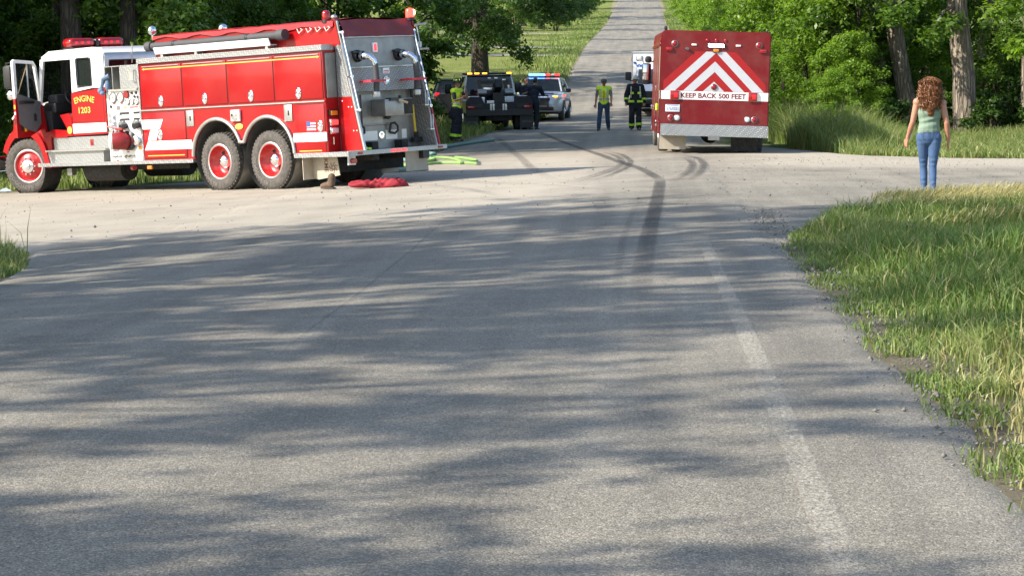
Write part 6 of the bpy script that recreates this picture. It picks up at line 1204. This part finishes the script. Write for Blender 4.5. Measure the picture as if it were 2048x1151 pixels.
hr = random.Random(5); hb = remeshed('hair', [(k['hp'](0, .02, .05), .105, k['hp'](0, .05, -.08), .125), (k['hp'](0, .05, -.08), .125, k['hp'](0, .085, -.24), .085), (k['hp'](0, .085, -.24), .085, k['hp'](0, .095, -.33), .05), (k['hp'](-.05, .02, -.04), .07, k['hp'](-.06, .03, -.16), .06), (k['hp'](.05, .02, -.04), .07, k['hp'](.06, .03, -.16), .06)], .014, M['hair'], Wm, 2, lambda co: co+.010*np.sin(co*np.array([61, 67, 53.])+np.cos(co[:, [1, 2, 0]]*47)))
cu = MB(); hc = k['hc']
for i in range(820):
    a = hr.uniform(-2.5, 2.5); t = hr.random()**.8; z0 = .125-.32*t+hr.uniform(-.02, .02); rr2 = (.085+.065*math.sin(math.pi*min(1, .12+t*.85)))*hr.uniform(.68, .93); o = hc+Vector((math.sin(a)*rr2*1.12, .02+.03*t+math.cos(a)*rr2*.95*(1 if math.cos(a) > 0 else .8), z0))
    L = hr.uniform(.09, .20)*(1 if t < .8 else .8); ph = hr.uniform(0, 6.28); rad = hr.uniform(.006, .016); outw = Vector((math.sin(a), max(math.cos(a), 0)*.8, 0)); pts = []
    for j in range(13):
        u = j/12; q = o+Vector((0, .012*u, -L*u))+outw*(.022*math.sin(u*2.6)-.02*u*max(0, t-.5)); q += Vector((math.cos(ph+u*13)*rad, math.sin(ph+u*13)*rad, 0)); pts.append(q)
    cu.tube(pts, [.0036]*11+[.003, .0015], 3)
for i in range(220):
    a = hr.uniform(0, 6.283); q_ = math.sqrt(hr.random())*.09; o = hc+Vector((math.sin(a)*q_*1.1, .015+math.cos(a)*q_, .155-q_*q_*5)); ph = hr.uniform(0, 6.28); pts = []
    for j in range(10): u = j/9; pts.append(o+Vector((math.sin(a), math.cos(a), 0))*(.075*u)+Vector((math.cos(ph+u*9)*.010, math.sin(ph+u*9)*.010, -.05*u*u-.01*math.cos(ph+u*11))))
    cu.tube(pts, [.0036]*9+[.0015], 3)
cu.build('curls', M['hair'], Wm, 60).parent = hb

# man in safety vest
mz = Tz(1.52, 77.3)+.03
Vm, k = person('person', 'man in lime safety vest, jeans and grey cap walking towards the camera', (1.52, 77.3, mz), 0, 1.74,
    [(-.185, 0, 1.42), (.185, 0, 1.42)], [(-.25, .06, 1.14), (.25, -.04, 1.15)], [(-.275, .05, .90), (.245, -.16, .94)], [(-.1, -.15, -1), (-.15, -.2, -1)], [(-.10, 0, .90), (.10, 0, .90)], [(-.14, -.10, .50), (.12, .03, .50)], [(-.17, -.09, .10), (.15, .17, .12)], M['skin2'], 1.05, head_turn=.1)
trousers(Vm, k, M['jeans_d'], .010, .10, .014, .018, name='jeans'); jacket(Vm, k, M['shirt'], .006, .85, .06, .014); jacket(Vm, k, M['hivis'], .020, 0, .02, .014, .006, 'safety_vest', False)
part('vest_zip', M['hivis_orange'], Vm, ('box', (0, -.142, 1.17), (.03, .012, .42), .004, (.06, 0, 0))); 
for s in (-1, 1): part('vest_tape', M['reflect'], Vm, ('tube', [(s*.10, -.135, 1.02), (s*.105, -.150, 1.25), (s*.11, -.105, 1.40), (s*.11, 0, 1.475), (s*.11, .10, 1.40)], .019, 6))
band(Vm, 'vest_tape', M['reflect'], ((0, 0, 1.07), (0, 0, 1)), .178, 28, .055, .72); shoes(Vm, k, M['shoe'], (-.03, .03), 1.05, 'boot')
cp = MB(); cp.M = Matrix.Translation(k['hc']); cp.lathe([(.098, .03), (.10, .06), (.085, .105), (.05, .13), (.001, .136)], (0, .005, 0), (0, 0, 1), 20); cp.prism([(-.075, -.07), (.075, -.07), (.055, -.165), (0, -.18), (-.055, -.165)], 'z', .035, .048); cp.build('cap', M['cap'], Vm, 40)
part('moustache', M['hair_d'], Vm, ('box', tuple(k['hp'](0, -.10, -.045)), (.05, .02, .012), .004))

def helmet(P, k, m, front=None):
    h = MB(); h.M = Matrix.Translation(k['hc']); h.lathe([(.155, .035), (.15, .042), (.112, .05), (.108, .09), (.09, .135), (.05, .165), (.001, .172)], (0, .0, 0), (0, 0, 1), 24); h.prism([(-.10, .09), (.10, .09), (.085, .21), (0, .225), (-.085, .21)], 'z', .030, .040); o = h.build('helmet', m, P, 40)
    r_ = MB(); r_.M = Matrix.Translation(k['hc'])
    for a in range(4): r_.tube([(math.cos(a*math.pi/4)*.112*s, math.sin(a*math.pi/4)*.112*s, .06+.115*(1-s*s)) for s in (-1, -.7, -.35, 0, .35, .7, 1)], .010, 5)
    r_.build('helmet_rib', m, o, 50)
    part('helmet_shield', front or M['helmet_b'], o, ('box', tuple(k['hc']+Vector((0, -.112, .125))), (.08, .02, .11), .015, (-.2, 0, 0))); return o
# firefighter with white helmet
fz = Tz(2.55, 78.5)+.03
Fm, k = person('person', 'firefighter in dark turnout gear and white helmet beside the ambulance', (2.57, 78.6, fz), R(4), 1.82,
    [(-.20, 0, 1.47), (.20, 0, 1.47)], [(-.30, .02, 1.19), (.30, .02, 1.19)], [(-.31, -.07, .96), (.29, -.08, .95)], [(.1, -.2, -1), (-.1, -.2, -1)], [(-.10, 0, .94), (.10, 0, .94)], [(-.12, -.06, .52), (.12, .0, .52)], [(-.12, .04, .11), (.12, -.06, .10)], M['skin2'], 1.12)
tr = trousers(Fm, k, M['turnout'], .025, .08, .015, .03, folds=.008); jk = jacket(Fm, k, M['turnout'], .038, 1.85, -.10, .015, .008, 'turnout_coat', True, .02); shoes(Fm, k, M['boot'], (-.02, .02), 1.15, 'boot', .03); helmet(Fm, k, M['helmet_w'], M['reflect'])
for i in (0, 1):
    band(Fm, 'cuff_tape', M['lime'], (k['an'][i].lerp(k['kn'][i], .25), k['kn'][i]-k['an'][i]), .108, 20, .075); band(Fm, 'sleeve_tape', M['lime'], (k['el'][i].lerp(k['wr'][i], .60), k['wr'][i]-k['el'][i]), .078, 16, .07)
    s = (-1, 1)[i]; part('chest_tape', M['lime'], Fm, ('box', (s*.125, -.168, 1.26), (.12, .02, .075), .006)); part('hem_tape', M['lime'], Fm, ('box', (s*.15, -.158, .98), (.20, .04, .075), .01)); part('pack_strap', M['reflect'], Fm, ('tube', [(s*.16, -.15, 1.10), (s*.155, -.165, 1.30), (s*.15, -.12, 1.47), (s*.15, .05, 1.53)], .022, 6))
part('air_tank_or_shade_box', M['steel'], Fm, ('cyl', (0, .23, .98), (0, .23, 1.45), .08)); part('radio', M['black'], Fm, ('box', (-.24, -.06, .93), (.14, .12, .16), .03))  # steel air tank on the firefighter's back

# firefighter beside the tow truck, hand to face, facing right
lz = Tz(-2.62, 66.9)+.03
Lm, k = person('person', 'firefighter in lime vest and black helmet standing left of the tow truck', (-2.62, 66.9, lz), R(62), 1.80,
    [(-.19, 0, 1.46), (.19, 0, 1.46)], [(-.25, -.10, 1.20), (.24, -.20, 1.24)], [(-.10, -.24, 1.25), (.10, -.26, 1.48)], [(.5, -.5, .4), (-.2, .1, 1)], [(-.09, 0, .92), (.09, 0, .92)], [(-.11, -.02, .51), (.11, .02, .51)], [(-.13, .03, .10), (.13, .05, .10)], M['skin2'], 1.06, palm=((0, 1, .3), (-.3, 1, 0)))
trousers(Lm, k, M['turnout'], .035, .10, .015, .04, folds=.01); jacket(Lm, k, M['uniform'], .010, .8, .05, .014, name='shirt'); jacket(Lm, k, M['hivis'], .026, 0, .04, .014, .006, 'safety_vest', False); shoes(Lm, k, M['boot'], (0, 0), 1.15, 'boot', .03); h = helmet(Lm, k, M['helmet_b'])
for a in range(7): part('helmet_mark', M['lime'], h, ('box', tuple(k['hc']+Vector((math.cos(a*.9)*.10, math.sin(a*.9)*.10, .105))), (.035, .035, .05), .008, (0, .4, a*.9)))
band(Lm, 'vest_tape', M['reflect'], ((0, 0, 1.10), (.0, 0, 1)), .186, 28, .06, .74); part('vest_stripe', M['hivis_orange'], Lm, ('box', (0, -.145, 1.24), (.035, .012, .40), .004)); part('pocket_bag', M['turnout'], Lm, ('box', (-.20, .02, .78), (.10, .20, .22), .03))
for i in (0, 1): band(Lm, 'cuff_tape', M['lime'], (k['an'][i].lerp(k['kn'][i], .22), k['kn'][i]-k['an'][i]), .116, 20, .08)
part('sleeve_reflector', M['reflect'], Lm, ('box', (-.12, -.14, 1.10), (.02, .02, .05), .004))

# two officers at the right of the tow truck
oz = Tz(-.92, 79.6)+.03
Om, k = person('person', 'officer in dark uniform with back turned, leaning on the tow truck', (-.93, 79.7, oz), R(155), 1.78,
    [(-.20, -.05, 1.43), (.20, -.05, 1.43)], [(-.24, -.24, 1.20), (.26, -.22, 1.22)], [(-.10, -.42, 1.22), (.14, -.44, 1.24)], [(.3, -1, 0), (-.2, -1, .1)], [(-.10, .03, .92), (.10, .03, .92)], [(-.12, .0, .51), (.12, .02, .51)], [(-.13, .06, .10), (.13, .05, .10)], M['skin2'], 1.10, tilt=-.05, palm=((0, 0, -1), (0, 0, -1)))
trousers(Om, k, M['uniform'], .016, .10, .014, .02); jacket(Om, k, M['uniform'], .016, 1.75, .06, .014); shoes(Om, k, M['helmet_b'], (0, 0), 1.05, 'boot'); part('duty_belt', M['black'], Om, ('box', (.17, .02, .98), (.07, .12, .16), .02), ('box', (-.17, .02, .98), (.06, .12, .12), .02))
remeshed('hair', [(k['hp'](0, .015, .05), .086, k['hp'](0, .03, .02), .082)], .014, M['hair_d'], Om, 1)
qz = Tz(-1.40, 83.6)+.03
Qm, k = person('person', 'dark haired officer facing left between the tow truck cab and the police car', (-1.42, 83.8, qz), R(40), 1.78,
    [(-.19, 0, 1.44), (.19, 0, 1.44)], [(-.25, -.08, 1.18), (.25, -.10, 1.18)], [(-.12, -.28, 1.26), (.10, -.30, 1.22)], [(.3, -1, .3), (-.3, -1, .2)], [(-.10, 0, .92), (.10, 0, .92)], [(-.12, -.02, .51), (.12, .02, .51)], [(-.13, .04, .10), (.13, .05, .10)], M['skin'], 1.05)
trousers(Qm, k, M['uniform'], .014, .10, .015, .02); jacket(Qm, k, M['uniform'], .014, .9, .06, .015); shoes(Qm, k, M['helmet_b'], (0, 0), 1.05, 'boot'); remeshed('hair', [(k['hp'](0, .02, .055), .084, k['hp'](0, .035, .02), .08)], .014, M['hair_d'], Qm, 1)

# ------------------------------------------------------------------ hoses, boot, bag, small things
def hose(name, pts, r, m, label, flat=.8, coup=True):
    P_ = np.array(pts, float); t = np.concatenate([[0], np.cumsum(np.hypot(*np.diff(P_, axis=0).T))]); tt = np.linspace(0, t[-1], 70); c = np.stack([np.interp(tt, t, P_[:, 0]), np.interp(tt, t, P_[:, 1])], 1)
    for _ in range(5): c[1:-1] = (c[:-2]+2*c[1:-1]+c[2:])/4
    b = MB(); b.tube([(x, y, Tz(x, y)+.03+r*flat) for x, y in c], r, 10); o = b.build(name, m, None, 60); tag(o, label, 'hose', 'fire hoses on the road behind the engine')
    if coup:
        for i, j in ((0, 1), (-1, -2)):
            p = Vector((c[i][0], c[i][1], Tz(*c[i])+.03+r*flat)); q = Vector((c[j][0], c[j][1], Tz(*c[j])+.03+r*flat)); e = MB(); d = (p-q).normalized(); e.cyl(p-d*.06, p+d*.05, r*1.25, n=12); e.build('coupling', M['steel'], o, 50)
    return o
hose('fire_hose', HOSE['lime'], .036, M['lime_hose'], 'lime green fire hose snaking on the road'); hose('fire_hose', [(-3.0, 50.6), (-2.3, 50.2), (-1.7, 50.9), (-1.3, 50.3), (-.9, 49.2), (-.75, 48.7)], .034, M['lime_hose'], 'thin lime hose tail curving towards the road centre'); hose('fire_hose', HOSE['teal'], .05, M['teal_hose'], 'long teal fire hose running towards the firefighter'); hose('fire_hose', HOSE['low'], .06, M['teal_hose'], 'short teal hose end lying nearest the red bag'); hose('fire_hose', HOSE['pale'], .05, M['teal_hose'], 'pale teal hose stub coming from under the engine')
bx_, by_ = HOSE['boot']; bo = empty('boot', (bx_, by_, Tz(bx_, by_)+.03), R(150), 'brown work boot standing under the engine tail', 'boot')
remeshed('upper', [((0, 0, .21), .068, (0, 0, .10), .062), ((0, 0, .08), .06, (.15, 0, .06), .055), ((.13, 0, .06), .055, (.20, 0, .05), .045)], .009, M['boot'], bo, 2); part('sole', M['shoe'], bo, ('prism', [(-.06, -.045), (.12, -.052), (.21, -.035), (.235, 0), (.21, .04), (.12, .052), (-.06, .045)], 'z', .0, .03)); part('lace', M['wood'], bo, *[('cyl', (.045+.012*i, -.03, .19-.03*i), (.045+.012*i, .03, .19-.03*i), .006, {'n': 6}) for i in range(4)])
rx, ry = HOSE['cloth']; r_ = random.Random(3)
o = remeshed('bag', [((-.46, -.05, .05), .05, (-.20, -.10, .06), .07), ((-.44, .06, .09), .05, (-.18, .02, .07), .06), ((-.22, -.06, .06), .085, (.05, -.05, .07), .10), ((-.05, .08, .08), .08, (.22, .05, .12), .10), ((.02, -.08, .07), .08, (.34, -.07, .09), .10), ((.16, .05, .13), .09, (.40, .0, .13), .11), ((.28, .08, .18), .05, (.38, -.05, .20), .05), ((.36, -.06, .08), .09, (.46, .02, .08), .08)], .016, M['cloth'], None, 2,
    lambda co: np.stack([co[:, 0], co[:, 1]*1.1, np.maximum(.0, co[:, 2]*.78-.01+.03*np.sin(co[:, 0]*9+co[:, 1]*13+2*np.sin(co[:, 1]*9+co[:, 0]*5))+.014*np.sin(co[:, 0]*29-co[:, 1]*37+3*np.sin(co[:, 0]*8)))], 1)); o.location = (rx, ry, Tz(rx, ry)+.028); o.rotation_euler = (0, 0, R(4)); tag(o, 'crumpled red cloth bag lying on the road by the boot', 'bag'); part('bag_strap', M['helmet_b'], o, ('tube', [(.30, -.12, .16), (.36, -.02, .17), (.44, .04, .08)], .014, 6))
# blue scrap, wire
sx, sy = HOSE['blue']; b = MB(); b.add([(-.12, -.1, .0), (.16, -.08, .02), (.14, .1, .0), (-.1, .12, .05), (.02, .0, .08)], [[0, 1, 4], [1, 2, 4], [2, 3, 4], [3, 0, 4]]); o = b.build('plastic_scrap', M['bluecloth'], None, 0); o.location = (sx, sy, Tz(sx, sy)+.03); tag(o, 'scrap of pale blue plastic by the front wheel of the engine', 'litter')
for (x, y, h_) in ((-4.05, 88.5, .55), (-5.1, 92, .55), (-2.9, 108, .6)):
    o = part('marker_stake', M['platewhite'], None, ('box', (0, 0, h_/2), (.05, .02, h_), .004)); o.location = (x, y, Tz(x, y)); tag(o, 'thin white marker stake in the grass left of the road', 'stake', 'white stakes in the left verge')

# ------------------------------------------------------------------ labels that single out look-alikes by their order in the view
def px_of(o):
    p = o.matrix_world.translation; d = Vector((p.x-2.54, p.y, 0)); f = Vector((-.053, .9986, 0)); return 1024+4600*(d.dot(Vector((.9986, .053, 0))))/max(d.dot(f), .1)
bpy.context.view_layer.update()
ORD = ['first', 'second', 'third', 'fourth', 'fifth', 'sixth', 'seventh', 'eighth', 'ninth', 'tenth', 'eleventh', 'twelfth', 'thirteenth', 'fourteenth', 'fifteenth', 'sixteenth', 'seventeenth', 'eighteenth']
ORD += ['nineteenth', 'twentieth']+['twenty-'+w for w in ORD[:9]]
for grp in sorted({o['group'] for o in bpy.data.objects if o.get('group') and o.get('category') in ('tree', 'shrub', 'stake')}):
    g_ = sorted([o for o in bpy.data.objects if o.get('group') == grp and -40 < px_of(o) < 2090], key=px_of)
    for i, o in enumerate(g_):
        if i < len(ORD): o['label'] = o['label']+', '+ORD[i]+' from the left'
